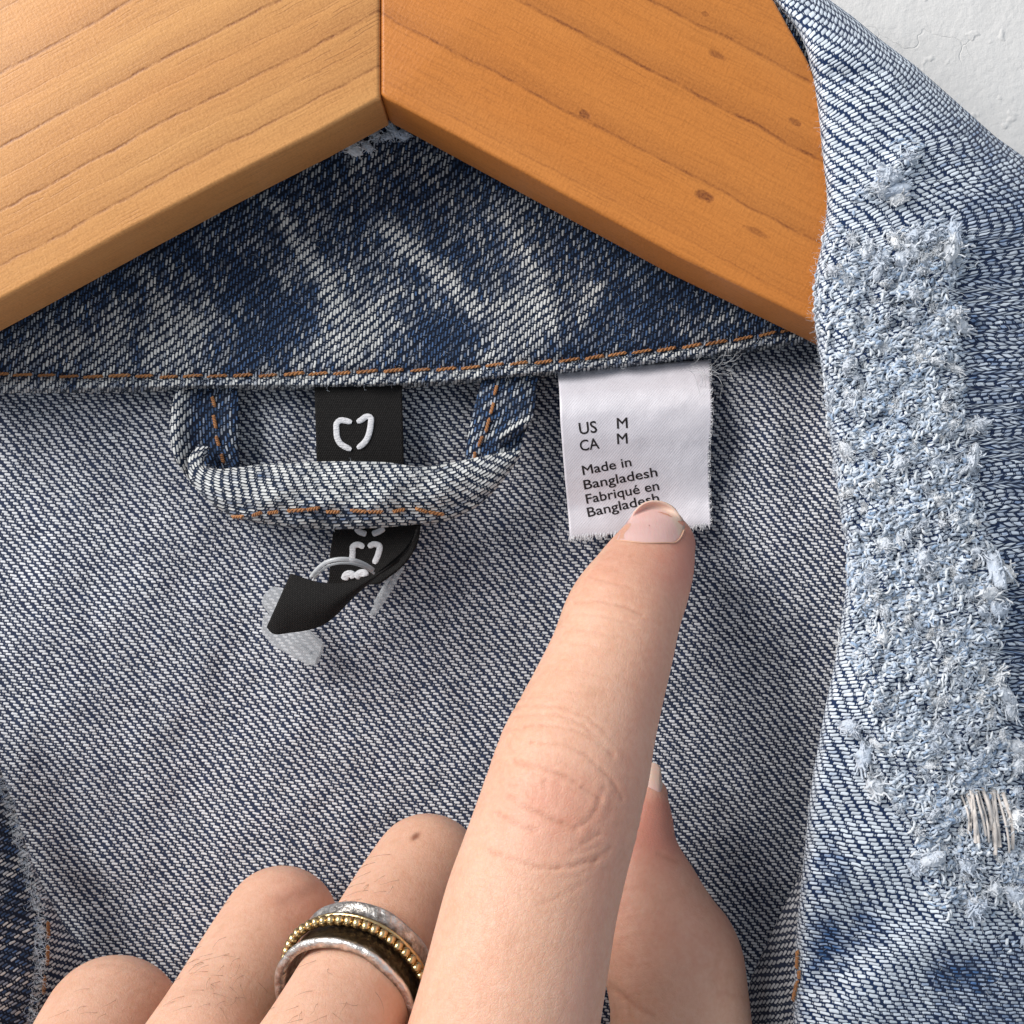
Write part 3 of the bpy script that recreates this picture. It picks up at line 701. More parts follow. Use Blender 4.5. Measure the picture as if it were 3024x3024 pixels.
def fibre(X, Y, L, bvh, r=.0022, spread=1.0):
    h_, n_ = hit(bvh, X, Y)
    if h_ is None: return
    if n_.y > 0: n_ = -n_
    p = np.array(h_); dv = np.array(n_)*random.uniform(.2, 1.0)+np.array([random.gauss(0, spread), random.gauss(0, .3), random.gauss(0, spread)]); dv /= np.linalg.norm(dv)
    pts = [p]; st = L/6
    for q in range(6):
        p = p+dv*st; pts.append(p); dv = dv+np.array([random.gauss(0, .4), random.gauss(0, .25), random.gauss(0, .4)]); dv /= np.linalg.norm(dv)
    v, f = tube_geo(np.array(pts), np.linspace(r, r*.6, 7), 3); fib.add(v, f, random.uniform(.5, 1))
for j in range(2600):
    for q in range(8):
        X, Y = random.uniform(2400, 3050), random.uniform(400, 2850)
        if random.random() < float(fray_mask(np.array(X), np.array(Y))): break
    else: continue
    fibre(X, Y, random.uniform(.08, .24), lapb, random.uniform(.0013, .0032))
for j in range(1500):
    Y = random.uniform(-20, 3024); X = float(XL(np.array(Y)))+random.uniform(2, 26)
    fibre(X, Y, random.uniform(.03, .10)*(1.8 if 600 < Y < 1400 else 1), lapb, .0018, .8)
for j in range(900):
    X, Y = random.uniform(2430, 3024), random.uniform(100, 3010); fibre(X, Y, random.uniform(.04, .12), lapb, .0016)
mm = bag.mesh('frayed_threads'); o = obj('frayed_threads', mm, M_fray, lapel); o['kind'] = 'stuff'
o = obj('loose_fibres', fib.mesh('loose_fibres'), M_fray, lapel); o['kind'] = 'stuff'
def tuft_mesh(seed):
    rg = np.random.default_rng(seed); bag = Bag()
    bm = bmesh.new(); bmesh.ops.create_icosphere(bm, subdivisions=3, radius=.055)
    co = np.array([v.co[:] for v in bm.verts]); bm.faces.ensure_lookup_table()
    fc = np.array([[v.index for v in f.verts] for f in bm.faces]); bm.free()
    nn = fbm(co[:, 0]*38+seed, co[:, 2]*38+co[:, 1]*30, seed, 3); co = co*(1+.42*nn)[:, None]*np.array([rg.uniform(.8, 1.35), .62, rg.uniform(.65, .95)])
    v4 = np.concatenate([fc, fc[:, 2:]], 1)
    quads = v4
    vs = [co]; fs = [fc]; base = len(co)
    for q in range(46):
        dr = rg.normal(size=3); dr /= np.linalg.norm(dr); p = dr*np.array([.045, .03, .035]); pts = [p]; t = np.cross(dr, rg.normal(size=3)); t /= np.linalg.norm(t)
        for s_ in range(6):
            t = t+rg.normal(size=3)*.5+dr*.05; t /= np.linalg.norm(t); p = p+t*rg.uniform(.008, .016); pts.append(p)
        v, f = tube_geo(np.array(pts), rg.uniform(.0025, .007), 4)
        f3 = np.concatenate([f[:, [0, 1, 2]], f[:, [0, 2, 3]]]); vs.append(v); fs.append(f3+base); base += len(v)
    me = mesh_from('thread_tuft', np.concatenate(vs), np.concatenate(fs), None, None); me.materials.append(M_tuft); return me
TM = [tuft_mesh(s_) for s_ in range(7)]
def place_tuft(X, Y, sc, parent, bvh, i, rot=None, stretch=1.0, lift=.02):
    h_, n_ = hit(bvh, X, Y)
    if h_ is None: return
    if n_.y > 0: n_ = -n_
    o = bpy.data.objects.new('thread_tuft', TM[i % 7]); COL.objects.link(o); o.parent = parent
    q = Vector((0, -1, 0)).rotation_difference(n_).to_matrix().to_4x4()
    o.matrix_basis = Matrix.Translation(h_+n_*lift) @ q @ Matrix.Rotation(random.uniform(0, 6.28) if rot is None else rot, 4, 'Y') @ Matrix.Diagonal((sc*stretch, sc, sc, 1))
explicit = [(2655, 775, 1.3), (2600, 770, 1.3), (2690, 745, 1.3), (2740, 705, 1.5), (2800, 740, 1.7), (2815, 690, 1.2), (2640, 720, 1.3), (2560, 740, 1.2), (2590, 800, 1.2), (2700, 700, 1.2), (2760, 735, 1.1),
            (2640, 560, 1.4), (2620, 520, 1.2), (2680, 470, 1.0), (2600, 555, 1.0), (2650, 590, 1.1), (2830, 960, 1.2), (2815, 930, 1.1), (2865, 1355, 1.2), (2890, 1255, 1.1), (2860, 1265, 1.2), (2655, 1365, 1.2), (2500, 1330, 1.0), (2510, 1080, 1.0),
            (2880, 1620, 1.2), (2930, 1680, 1.6), (2960, 1690, 1.3), (2920, 1750, 1.5), (2940, 1800, 1.4), (2610, 1610, 1.2), (2720, 1650, 1.3), (2940, 1995, 1.3), (2970, 2060, 1.4), (2975, 2095, 1.2), (2600, 1880, 1.3), (2480, 1890, 1.0), (2510, 2150, 1.3), (2550, 2230, 1.4), (2580, 2320, 1.5), (3005, 2210, 1.4), (3000, 2250, 1.3), (2995, 2420, 1.6), (2990, 2640, 1.5), (3015, 2650, 1.4), (2930, 2620, 1.4), (2850, 2560, 1.3), (2750, 2540, 1.4), (2700, 2560, 1.1), (2880, 2680, 1.3)]
for i, (X, Y, sc) in enumerate(explicit): place_tuft(X, Y, sc*1.35, lapel, lapb, i, None, random.uniform(.9, 1.5), .035)
k_ = 0
while k_ < 190:
    X, Y = random.uniform(2400, 3030), random.uniform(650, 2800)
    if random.random() < float(fray_mask(np.array(X), np.array(Y)))*(.4+.6*sstep(2500, 2900, X)): place_tuft(X, Y, random.uniform(.55, 1.25), lapel, lapb, k_, None, random.uniform(.8, 1.7), .012); k_ += 1
for j in range(13):
    x0 = 2838+j*10+random.uniform(-4, 4); y0 = 2325+random.uniform(-12, 25); L = random.uniform(110, 190); sl = random.uniform(.10, .24)-.02*j*.3
    pts = []
    for q in np.linspace(0, 1, 12):
        X = x0+sl*L*q+6*math.sin(q*3+j); Y = y0+L*q; h_, n_ = hit(lapb, X, Y)
        if h_ is None: continue
        pts.append([h_.x, h_.y-.03-.06*math.sin(q*math.pi), h_.z])
    if len(pts) > 4:
        v, f = tube_geo(np.array(pts), random.uniform(.012, .024), 7); obj('bare_thread', mesh_from('bare_thread', v, f), M_pale, lapel)

# frayed top of the collar in the notch of the hanger
for i, (X, Y, sc) in enumerate([(1015, 425, 1.5), (1045, 440, 1.6), (1085, 435, 1.3), (1110, 400, 1.2), (1160, 385, 1.2), (1185, 400, 1.3), (1140, 405, 1.0), (1205, 385, .9)]): place_tuft(X, Y, sc, collar, cb, i, None, 1.4)

# facings and the left front panel ---------------------------------------------
def ruled(name, A, B, dA, dB, mat, uvf, wearf=None, bow=0.0, n=90, m_=40, wav=None, thick=.09, parent=jacket):
    a = resample(A, n); b_ = resample(B, n); u = np.linspace(0, 1, m_)[None]; t = np.linspace(0, 1, n)[:, None]
    Q = a[:, None]*(1-u[..., None])+b_[:, None]*u[..., None]
    d0 = np.interp(t, *zip(*dA)); d1 = np.interp(t, *zip(*dB))
    d = d0*(1-u)+d1*u-bow*np.sin(u*np.pi)+(wav(Q[..., 0], Q[..., 1]) if wav else 0)
    at = {'wear': wearf(Q[..., 0], Q[..., 1])} if wearf else None
    return obj(name, grid_mesh(name, P(Q[..., 0], Q[..., 1], d), uvf(Q[..., 0], Q[..., 1]), at), mat, parent, solid=thick)
rot = lambda X, Y, a, k=.0044: np.stack([((X-2300)*math.cos(a)+(Y-2800)*math.sin(a))*k, (-(X-2300)*math.sin(a)+(Y-2800)*math.cos(a))*k], -1)
fac = ruled('facing', [(2378, 2555), (2330, 2645), (2290, 2730), (2250, 2818), (2216, 2898), (2202, 2960), (2190, 3100), (2180, 3300)], [(2420, 2540), (2410, 2620), (2400, 2720), (2395, 2820), (2390, 2900), (2390, 3000), (2388, 3100), (2388, 3300)],
            [(0, 14.25), (1, 14.3)], [(0, 13.4), (1, 12.9)], M_in, lambda X, Y: rot(X, Y, -.95), None, .12, wav=lambda X, Y: .05*fbm(X/60., Y/90., 81))
fb_ = bvh_of(fac)
for i, (a, b_) in enumerate([((2363, 2805), (2361, 2862)), ((2366, 2866), (2367, 2892)), ((2363, 2896), (2350, 2958)), ((2346, 2975), (2338, 3030))]): put_stitch(fac, a, b_, lapb, i, .9, .03)
def wl(X, Y): return np.clip(.40+.35*fbm(X/60., Y/50., 91)+.3*np.exp(-(poly_dist(X, Y, [(40, 2380), (100, 2600), (130, 2730)])/25)**2), 0, 1)
pan = ruled('front_panel', [(-420, 2150), (-420, 2400), (-420, 2700), (-420, 3400)], [(-12, 2150), (8, 2290), (40, 2375), (72, 2487), (90, 2562), (118, 2650), (132, 2740), (132, 2850), (120, 2950), (100, 3080), (80, 3400)],
            [(0, 13.4), (1, 13.2)], [(0, 14.5), (.4, 14.2), (1, 13.9)], M_face, lambda X, Y: rot(X, Y, -.52, .0042), wl, .35, wav=lambda X, Y: .06*fbm(X/70., Y/90., 93), m_=90)
fac2 = ruled('facing', [(20, 2400), (60, 2520), (90, 2640), (110, 2740), (112, 2850), (100, 2950), (90, 3100), (70, 3400)], [(60, 2440), (105, 2570), (150, 2660), (195, 2745), (240, 2800), (255, 2865), (245, 3050), (235, 3400)],
             [(0, 14.55), (1, 14.3)], [(0, 14.8), (1, 14.75)], M_in, lambda X, Y: rot(X, Y, -.6), None, .05)
pb_ = bvh_of(fac2)
for i, (a, b_) in enumerate([((141, 2790), (139, 2850)), ((132, 2880), (130, 2935)), ((138, 2720), (141, 2770))]): put_stitch(fac2, a, b_, pb_, i, 1.0, .03)
panb = bvh_of(pan)
bag2, fib = fib, Bag()
for j in range(700):
    Y = random.uniform(2280, 3020); X = float(np.interp(Y, [2280, 2375, 2487, 2562, 2650, 2740, 2850, 3020], [0, 32, 66, 84, 110, 124, 124, 100]))-random.uniform(0, 24)
    fibre(X, Y, random.uniform(.06, .2), panb, .0022)
backb = bvh_of(back)
for j in range(700): fibre(random.uniform(0, 2400), random.uniform(1180, 2900), random.uniform(.05, .16), backb, .0013)
for j in range(600): fibre(random.uniform(0, 2350), random.uniform(640, 1150), random.uniform(.04, .12), cb, .0014)
for j in range(500): fibre(random.uniform(560, 1530), random.uniform(1350, 1560), random.uniform(.03, .10), lb, .0015)
for j in range(500): X = random.uniform(0, 2350); fibre(X, float(c_bot(np.array(X)))-random.uniform(2, 30), random.uniform(.03, .11), cb, .0016)
o = obj('loose_fibres', fib.mesh('loose_fibres'), M_fray, jacket); o['kind'] = 'stuff'

# ------------------------------------------------------------------ the hanger
hanger = thing('wooden_hanger', 'varnished wooden clothes hanger with mitred arms inside the denim jacket collar', 'hanger', V3(1123, 290, 13.8))
DH = 13.3
def arm(name, poly, mat, udir, origin, bev):
    bm = bmesh.new(); th = .95
    pts = [P(x, y, DH) for x, y in poly]
    f0 = [bm.verts.new(tuple(p)) for p in pts]; f1 = [bm.verts.new((p[0], p[1]+th, p[2])) for p in pts]
    n = len(pts)
    bm.faces.new(f0); bm.faces.new(f1[::-1])
    for i in range(n): bm.faces.new([f0[i], f1[i], f1[(i+1) % n], f0[(i+1) % n]])
    bmesh.ops.recalc_face_normals(bm, faces=bm.faces)
    eds = [e for e in bm.edges if abs(e.verts[0].co.y-e.verts[1].co.y) < 1e-4]
    bmesh.ops.bevel(bm, geom=eds, offset=bev, segments=5, profile=.5, affect='EDGES', clamp_overlap=True)
    bmesh.ops.triangulate(bm, faces=[f for f in bm.faces if len(f.verts) > 4])
    uvl = bm.loops.layers.uv.new('UVMap'); o3 = P(*origin, DH); ud = np.array(udir)/np.hypot(*udir); vd = np.array([-ud[1], ud[0]])
    if vd[1] < 0: vd = -vd
    for f in bm.faces:
        f.smooth = True
        for l in f.loops:
            c_ = l.vert.co; q = np.array([c_.x-o3[0], c_.z-o3[2]])
            depth = max(0, c_.y-DH-.05)
            l[uvl].uv = (q @ ud, q @ vd-depth*.9)
    me = bpy.data.meshes.new(name); bm.to_mesh(me); bm.free()
    o = obj(name, me, mat, hanger)
    md = o.modifiers.new('edge', 'EDGE_SPLIT'); md.split_angle = math.radians(40)
    return o
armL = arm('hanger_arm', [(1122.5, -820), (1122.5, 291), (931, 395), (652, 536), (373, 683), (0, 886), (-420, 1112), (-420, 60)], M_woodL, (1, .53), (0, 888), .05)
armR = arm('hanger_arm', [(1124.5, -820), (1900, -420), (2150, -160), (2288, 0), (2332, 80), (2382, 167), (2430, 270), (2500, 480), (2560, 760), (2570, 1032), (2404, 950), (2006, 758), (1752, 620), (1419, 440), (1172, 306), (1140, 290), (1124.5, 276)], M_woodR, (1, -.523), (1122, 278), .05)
armR['label'] = 'darker orange arm'; armL['label'] = 'paler straight grained arm'

# ------------------------------------------------------------------ the hand
def ringtube(secs, nseg=36, sub=6, cap0=True, cap1=True, ratio=.88):
    """secs: (X, Y, d, half width in px[, ratio]) -> closed tube"""
    a = np.array([(s_[0], s_[1], s_[2], s_[3], s_[4] if len(s_) > 4 else ratio) for s_ in secs], float)
    c = P(a[:, 0], a[:, 1], a[:, 2]); r = a[:, 3]*T*a[:, 2]/1512
    q = np.concatenate([c, r[:, None], a[:, 4:5]], 1)
    l = np.concatenate([[0], np.cumsum(np.linalg.norm(np.diff(c, axis=0), axis=1))])
    q = smooth_interp(np.linspace(0, l[-1], len(secs)*sub), l, q)
    return ring_sweep(q, nseg, cap0, cap1)
def ring_sweep(q, nseg=36, cap0=True, cap1=True):
    c, r, rt = q[:, :3], q[:, 3], q[:, 4]
    t = np.gradient(c, axis=0); t /= np.linalg.norm(t, axis=1)[:, None]
    if cap0:
        n = 9; ph = np.linspace(np.pi/2, .06, n)[:-1]
        cc = np.array([c[0]-t[0]*r[0]*1.0*np.sin(p) for p in ph]); c = np.concatenate([cc, c]); r = np.concatenate([r[0]*np.cos(ph), r]); rt = np.concatenate([np.full(n-1, rt[0]), rt]); t = np.concatenate([np.repeat(t[:1], n-1, 0), t])
    if cap1:
        n = 9; ph = np.linspace(.06, np.pi/2, n)[1:]
        cc = np.array([c[-1]+t[-1]*r[-1]*np.sin(p) for p in ph]); r1 = r[-1]; c = np.concatenate([c, cc]); r = np.concatenate([r, r1*np.cos(ph)]); rt = np.concatenate([rt, np.full(n-1, rt[-1])]); t = np.concatenate([t, np.repeat(t[-1:], n-1, 0)])
    r = np.maximum(r, .004)
    view = c/np.linalg.norm(c, axis=1)[:, None]
    w = np.cross(t, view); w /= np.linalg.norm(w, axis=1)[:, None]+1e-9; e = np.cross(w, t)
    th = np.linspace(0, 2*np.pi, nseg, endpoint=False)
    v = c[:, None]+r[:, None, None]*(np.cos(th)[None, :, None]*w[:, None]+rt[:, None, None]*np.sin(th)[None, :, None]*e[:, None])
    m_ = len(c); idx = np.arange(m_*nseg).reshape(m_, nseg)
    f = [tuple(x) for x in np.stack([idx[:-1], np.roll(idx[:-1], -1, 1), np.roll(idx[1:], -1, 1), idx[1:]], -1).reshape(-1, 4)]
    return v.reshape(-1, 3), f+[tuple(idx[0][::-1]), tuple(idx[-1])]
INDEX = [(1944, 1602, 14.10, 112, .80), (1922, 1655, 13.80, 132, .84), (1888, 1725, 13.45, 151, .88), (1836, 1826, 13.02, 172, .90), (1806, 1928, 12.74, 180, .92), (1766, 2042, 12.48, 194, .92), (1731, 2139, 12.24, 209, .92), (1697, 2238, 12.02, 227, .92), (1675, 2309, 11.88, 232, .92), (1649, 2402, 11.77, 238, .92),
         (1624, 2483, 11.68, 242, .92), (1595, 2578, 11.58, 248, .92), (1566, 2680, 11.48, 256, .92), (1540, 2799, 11.36, 263, .92), (1513, 2928, 11.24, 270, .92), (1480, 3080, 11.12, 282, .92), (1430, 3330, 10.95, 320, .9)]
MIDDLE = [(1262, 2572, 13.70, 168, .95), (1205, 2668, 13.22, 176, .95), (1140, 2780, 12.62, 181, .95), (1065, 2908, 11.98, 187, .95), (1000, 3022, 11.40, 192, .95), (938, 3128, 10.95, 200, .95), (830, 3330, 10.5, 240, .95)]
RINGF = [(828, 2732, 13.95, 172, .95), (765, 2835, 13.42, 177, .95), (700, 2945, 12.86, 181, .95), (640, 3046, 12.36, 186, .95), (590, 3130, 11.95, 194, .95), (480, 3330, 11.4, 220, .95)]
PINKY = [(332, 3030, 13.75, 205, .92), (290, 3105, 13.3, 207, .92), (240, 3200, 12.8, 205, .92), (170, 3330, 12.2, 210, .92)]
THUMB = [(1925, 2345, 14.22, 48, 1.0), (1915, 2400, 14.12, 72, .95), (1905, 2470, 14.02, 92, .95), (1905, 2540, 13.92, 122, .95), (1920, 2630, 13.82, 152, .92), (1945, 2730, 13.72, 184, .90), (1985, 2840, 13.60, 208, .90), (2003, 2940, 13.50, 205, .92), (2010, 3040, 13.40, 210, .92), (2000, 3200, 13.2, 240, .92), (1950, 3420, 12.9, 300, .9)]
HV, HF, nb = [], [], 0
def addpart(v, f):
    global nb
    HV.append(v); HF.extend([tuple(i+nb for i in q) for q in f]); nb += len(v)
for chain in (INDEX, MIDDLE, RINGF, PINKY, THUMB): addpart(*ringtube(chain))
# folded phalanges behind the knuckles
for a, b2_, c_ in ((MIDDLE, (1195, 2860, 14.25, 150), (1100, 3080, 13.9, 150)), (RINGF, (770, 2990, 14.25, 150), (690, 3200, 13.9, 150)), (PINKY, (330, 3220, 14.1, 150), (350, 3380, 13.8, 140))):
    x, y, d_, w_ = a[0][:4]; addpart(*ringtube([(x, y+12, d_+.03, w_*.90), ((x+b2_[0])/2, (y+b2_[1])/2, (d_+b2_[2])/2+.1, w_*.86), b2_, c_]))
# palm and wrist below the frame
wr = np.array([-1.2, 12.2, -15.0])
for (X, Y, d_, hw), off in (((1430, 3330, 10.95, 320), 1.0), ((830, 3330, 10.5, 280), .3), ((480, 3330, 11.4, 260), -.5), ((170, 3330, 12.2, 240), -1.2), ((1950, 3420, 12.9, 300), 1.3)):
    p0 = P(X, Y, d_); p1 = wr+np.array([off, .2, 0]); r0 = hw*T*d_/1512
    q = np.array([[*(p0*(1-t)+p1*t), r0*(1-t)+1.5*t, .9] for t in np.linspace(0, 1, 16)]); addpart(*ring_sweep(q))
q = np.array([[*(wr+np.array([0, 0, 1.0])*(1-t)+np.array([-2.0, 2.0, -22.5])*0+np.array([-.6*t, .3*t, -9.0*t])), 2.5+.5*t, .72] for t in np.linspace(0, 1, 12)]); addpart(*ring_sweep(q))
tmp_me = mesh_from('hand_source', np.concatenate(HV), HF); tmp = bpy.data.objects.new('hand_source', tmp_me); COL.objects.link(tmp)
md = tmp.modifiers.new('r', 'REMESH'); md.mode = 'VOXEL'; md.voxel_size = .029; md.use_smooth_shade = True
dg_ = bpy.context.evaluated_depsgraph_get(); hm = bpy.data.meshes.new_from_object(tmp.evaluated_get(dg_)); bpy.data.objects.remove(tmp); bpy.data.meshes.remove(tmp_me)
hm.name = 'hand'
nvh = len(hm.vertices); co = np.zeros(nvh*3, np.float32); hm.vertices.foreach_get('co', co); co = co.reshape(-1, 3).astype(float)
ed = np.zeros(len(hm.edges)*2, np.int32); hm.edges.foreach_get('vertices', ed); ed = ed.reshape(-1, 2)
deg = np.bincount(ed.ravel(), minlength=nvh)[:, None]
def lap(co):
    s_ = np.zeros_like(co)
    for k_ in range(3): s_[:, k_] = np.bincount(ed[:, 0], co[ed[:, 1], k_], nvh)+np.bincount(ed[:, 1], co[ed[:, 0], k_], nvh)
    return s_/np.maximum(deg, 1)
for it in range(7): co = co+.62*(lap(co)-co); co = co-.60*(lap(co)-co) if it % 2 else co
hm.vertices.foreach_set('co', co.astype(np.float32).ravel()); hm.update()
nr = np.zeros(nvh*3, np.float32); hm.vertices.foreach_get('normal', nr); nr = nr.reshape(-1, 3)
d_ = co[:, 1]; hX = co[:, 0]/(T*d_)*1512+1512; hY = 1512-co[:, 2]/(T*d_)*1512
ia = np.array(INDEX); idx_d = np.interp(hY, ia[:, 1], ia[:, 2]); idx_x = np.interp(hY, ia[:, 1], ia[:, 0]); idx_w = np.interp(hY, ia[:, 1], ia[:, 3])
isidx = (np.abs(hX-idx_x) < idx_w*1.15) & (d_ < idx_d+.25) & (nr[:, 1] < .35) & (hY < 3300)
K = lambda pts: [(1300+.3623*x, 2050+.3623*y) for x, y in pts]
Q2 = lambda pts: [(1200+.8403*x, 1400+.8406*y) for x, y in pts]
CR = [(K([(600, 550), (800, 590), (960, 640), (1100, 710), (1200, 785), (1300, 860)]), 1.0, 8), (K([(560, 830), (650, 880), (740, 940), (900, 1010), (1050, 1080), (1110, 1100)]), 1.0, 9), (K([(430, 960), (560, 1020), (680, 1085), (790, 1110)]), .7, 8),
      (K([(400, 1280), (560, 1340), (720, 1395), (880, 1425), (1050, 1405), (1250, 1360), (1380, 1260)]), .9, 8), (K([(560, 300), (750, 250), (900, 255), (1060, 280), (1220, 350), (1330, 440), (1420, 520)]), .55, 6), (K([(600, 185), (800, 165), (960, 170), (1150, 240), (1300, 370), (1410, 500)]), .55, 6),
      (K([(600, 110), (800, 90), (1000, 110), (1200, 190), (1350, 310)]), .4, 6), (K([(740, 390), (900, 400), (1060, 430), (1200, 510), (1300, 600), (1400, 700), (1480, 850)]), .75, 7), (K([(1300, 860), (1335, 750)]), .6, 6), (K([(1300, 860), (1270, 950), (1190, 1040), (1110, 1100)]), .6, 7),
      (K([(1080, 1280), (1200, 1200), (1310, 1130)]), .6, 6), (K([(1000, 1330), (1150, 1290), (1300, 1230)]), .45, 6), (K([(600, 470), (560, 420), (600, 330)]), .3, 6), (K([(900, 1470), (1080, 1500), (1250, 1400)]), .3, 7), (K([(800, 1720), (1000, 1640), (1200, 1520)]), .35, 7),
      (K([(620, 40), (820, 20), (1020, 40)]), .3, 6), (K([(560, 740), (700, 760), (720, 830)]), .35, 7), (K([(880, 600), (1000, 560), (1100, 620)]), .3, 6), (K([(500, 640), (480, 760)]), .2, 8), (K([(860, 700), (850, 860)]), .35, 6), (K([(960, 690), (980, 900)]), .3, 6), (K([(760, 640), (790, 800), (760, 900)]), .3, 6),
      (Q2([(590, 452), (680, 447), (760, 462), (830, 492)]), .75, 7), (Q2([(545, 535), (640, 552), (740, 572)]), .4, 6), (Q2([(640, 362), (720, 380), (800, 402)]), .4, 6), (Q2([(600, 490), (700, 500), (800, 530)]), .4, 6), (Q2([(540, 590), (640, 600), (720, 620)]), .3, 6), (Q2([(470, 690), (600, 690), (720, 720)]), .2, 6), (Q2([(440, 770), (560, 760), (700, 780)]), .25, 6)]
crease = np.zeros(nvh); disp = np.zeros(nvh)
for pts, st, wd in CR:
    a = np.array(pts); box = isidx & (hX > a[:, 0].min()-40) & (hX < a[:, 0].max()+40) & (hY > a[:, 1].min()-40) & (hY < a[:, 1].max()+40)
    dd = poly_dist(hX[box]+2.5*vnoise(hX[box]/13., hY[box]/13., 3), hY[box]+2.5*vnoise(hX[box]/11., hY[box]/17., 6), pts)
    g = np.exp(-(dd/(wd*.72))**2)*st*(.75+.45*vnoise(hX[box]/16., hY[box]/16., 23)); crease[box] = np.maximum(crease[box], g); disp[box] -= .017*g-.0045*st*np.exp(-((dd-wd*2.6)/(wd*1.8))**2)
# fine transverse wrinkles round the joints
al_ = hY-.36*(hX-idx_x)
jo = np.exp(-((al_-2330)/150)**2)+.6*np.exp(-((al_-1800)/70)**2)
disp += isidx*.0050*jo*vnoise(al_/7.5+1.5*vnoise(hX/50., hY/50., 4), hX/85., 14)
# thumb wrinkles
ist = (hX > 1770) & (hX < 2215) & (hY > 2480) & (hY < 3060) & ~isidx & (nr[:, 1] < .3)
disp += ist*.006*vnoise(hY/9.0+.9*vnoise(hX/40., hY/40., 8)+hX/60., hX/110., 15)*np.exp(-((hX-1850)/95)**2)
for pts, st in [([(1800, 2920), (1830, 2935), (1880, 2975), (1925, 3000)], .8), ([(1795, 2900), (1850, 2950), (1860, 3000)], .6), ([(2120, 2930), (2200, 2945)], .5), ([(1945, 2520), (2000, 2545)], .7)]:
    dd = poly_dist(hX, hY, pts); g = ist*st*np.exp(-(dd/8)**2); crease = np.maximum(crease, g*.8); disp -= .014*g
# knuckle wrinkles of the curled fingers
for (kx, ky) in ((1262, 2480), (828, 2640), (332, 2900)):
    dist_ = np.hypot(hX-kx, (hY-ky)*1.3); disp += (~isidx)*.0025*np.exp(-(dist_/120)**2)*vnoise((hY+.5*hX)/9., (hX-.5*hY)/60., 17)
co2 = co+nr*disp[:, None]
hm.vertices.foreach_set('co', co2.astype(np.float32).ravel())
blush_shade = .55*np.exp(-(np.hypot(hX-1640, (hY-2400))/150)**2)*isidx+.75*sstep(1850, 1640, hY)*isidx*(.4+.6*sstep(1850, 2060, hX))+.9*((ist | (hY < 2560)) & ~isidx & (hX > 1800))*np.exp(-((hY-2440)/95)**2)+.35*np.exp(-(np.hypot(hX-880, hY-2650)/90)**2)*(~isidx)
blush_shade = blush_shade+.42*isidx*np.exp(-((hX-(idx_x+idx_w*.8))/80)**2)+.38*(~isidx)*sstep(1760, 1830, hX)*sstep(3100, 2700, hY)  # shade on the index's right side and the thumb, painted as redder skin
mole = .8*np.exp(-(np.hypot((hX-1227)*.8, hY-2470+(hX-1227)*.5)/11)**4)+.28*np.exp(-(poly_dist(hX, hY, [(830, 2660), (880, 2640), (920, 2620)])/20)**2)
for nm, ar in (('crease', crease), ('blush_shade', blush_shade), ('mole', mole*(~isidx))):
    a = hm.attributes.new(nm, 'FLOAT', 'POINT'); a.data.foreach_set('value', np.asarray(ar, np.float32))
hm.polygons.foreach_set('use_smooth', np.ones(len(hm.polygons), bool)); hm.materials.clear(); hm.update()
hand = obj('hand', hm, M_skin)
hand['label'] = 'bare left hand pressing its pointed index fingertip on the white size label'; hand['category'] = 'hand'
hb = BVHTree.FromPolygons([Vector(c_) for c_ in co2.tolist()], [tuple(p.vertices) for p in hm.polygons])

# nails
def nail(outline, centre, parent, edgef, name='fingernail', lift=.022):
    o_ = resample(outline+outline[:1], 65)[:-1]; nr_ = 16; rows_ = []; ed_ = []
    for i in range(nr_):
        t = (i/(nr_-1)); r_ = []
        for q in o_:
            X, Y = centre[0]+(q[0]-centre[0])*t, centre[1]+(q[1]-centre[1])*t
            h_, n_ = hit(hb, X, Y); r_.append((X, Y, h_))
        rows_.append(r_)
    verts = []; edge = []; last = None
    for i, r_ in enumerate(rows_):
        t = i/(nr_-1)
        for (X, Y, h_) in r_:
            if h_ is None or (last and abs(h_.y-last) > .5): h_ = V3(X, Y, last or 14.0)
            last = h_.y
            dr = h_.normalized(); lf = .016*(1-t**3)+.005
            verts.append(h_-dr*lf); edge.append(edgef(X, Y))
    n = 64; faces = []
    for i in range(nr_-1):
        for j in range(n): faces.append((i*n+j, i*n+(j+1) % n, (i+1)*n+(j+1) % n, (i+1)*n+j))
    vs = np.array([v[:] for v in verts]); 
    g = vs.reshape(nr_, n, 3)
    for it in range(12):
        g[1:-1] = .5*g[1:-1]+.125*(g[:-2]+g[2:]+np.roll(g[1:-1], 1, 1)+np.roll(g[1:-1], -1, 1))
    me = mesh_from(name, g.reshape(-1, 3), np.array(faces), None, {'edge': np.array(edge)})
    return obj(name, me, M_nail, parent, solid=.02)
N7 = lambda pts: [(1750+.207*x, 1450+.207*y) for x, y in pts]
OUT = N7([(345, 690), (430, 530), (530, 390), (640, 262), (750, 180), (880, 152), (1000, 168), (1130, 228), (1240, 335), (1306, 430), (1312, 520), (1280, 620), (1190, 722), (980, 735), (760, 738), (560, 715)])
def edge_index(X, Y):
    pts = N7([(430, 500), (560, 340), (700, 265), (860, 250), (1010, 280), (1120, 380), (1190, 500), (1220, 640)])
    a = np.array(pts); cx, cy = N7([(800, 640)])[0]
    ang = math.atan2(Y-cy, X-cx); an = np.arctan2(a[:, 1]-cy, a[:, 0]-cx); rr = np.hypot(a[:, 0]-cx, a[:, 1]-cy)
    o_ = np.argsort(an); r0 = np.interp(ang, an[o_], rr[o_], left=999, right=999); return float(sstep(r0-3, r0+4, math.hypot(X-cx, Y-cy)))
nail(OUT, N7([(800, 500)])[0], hand, edge_index)
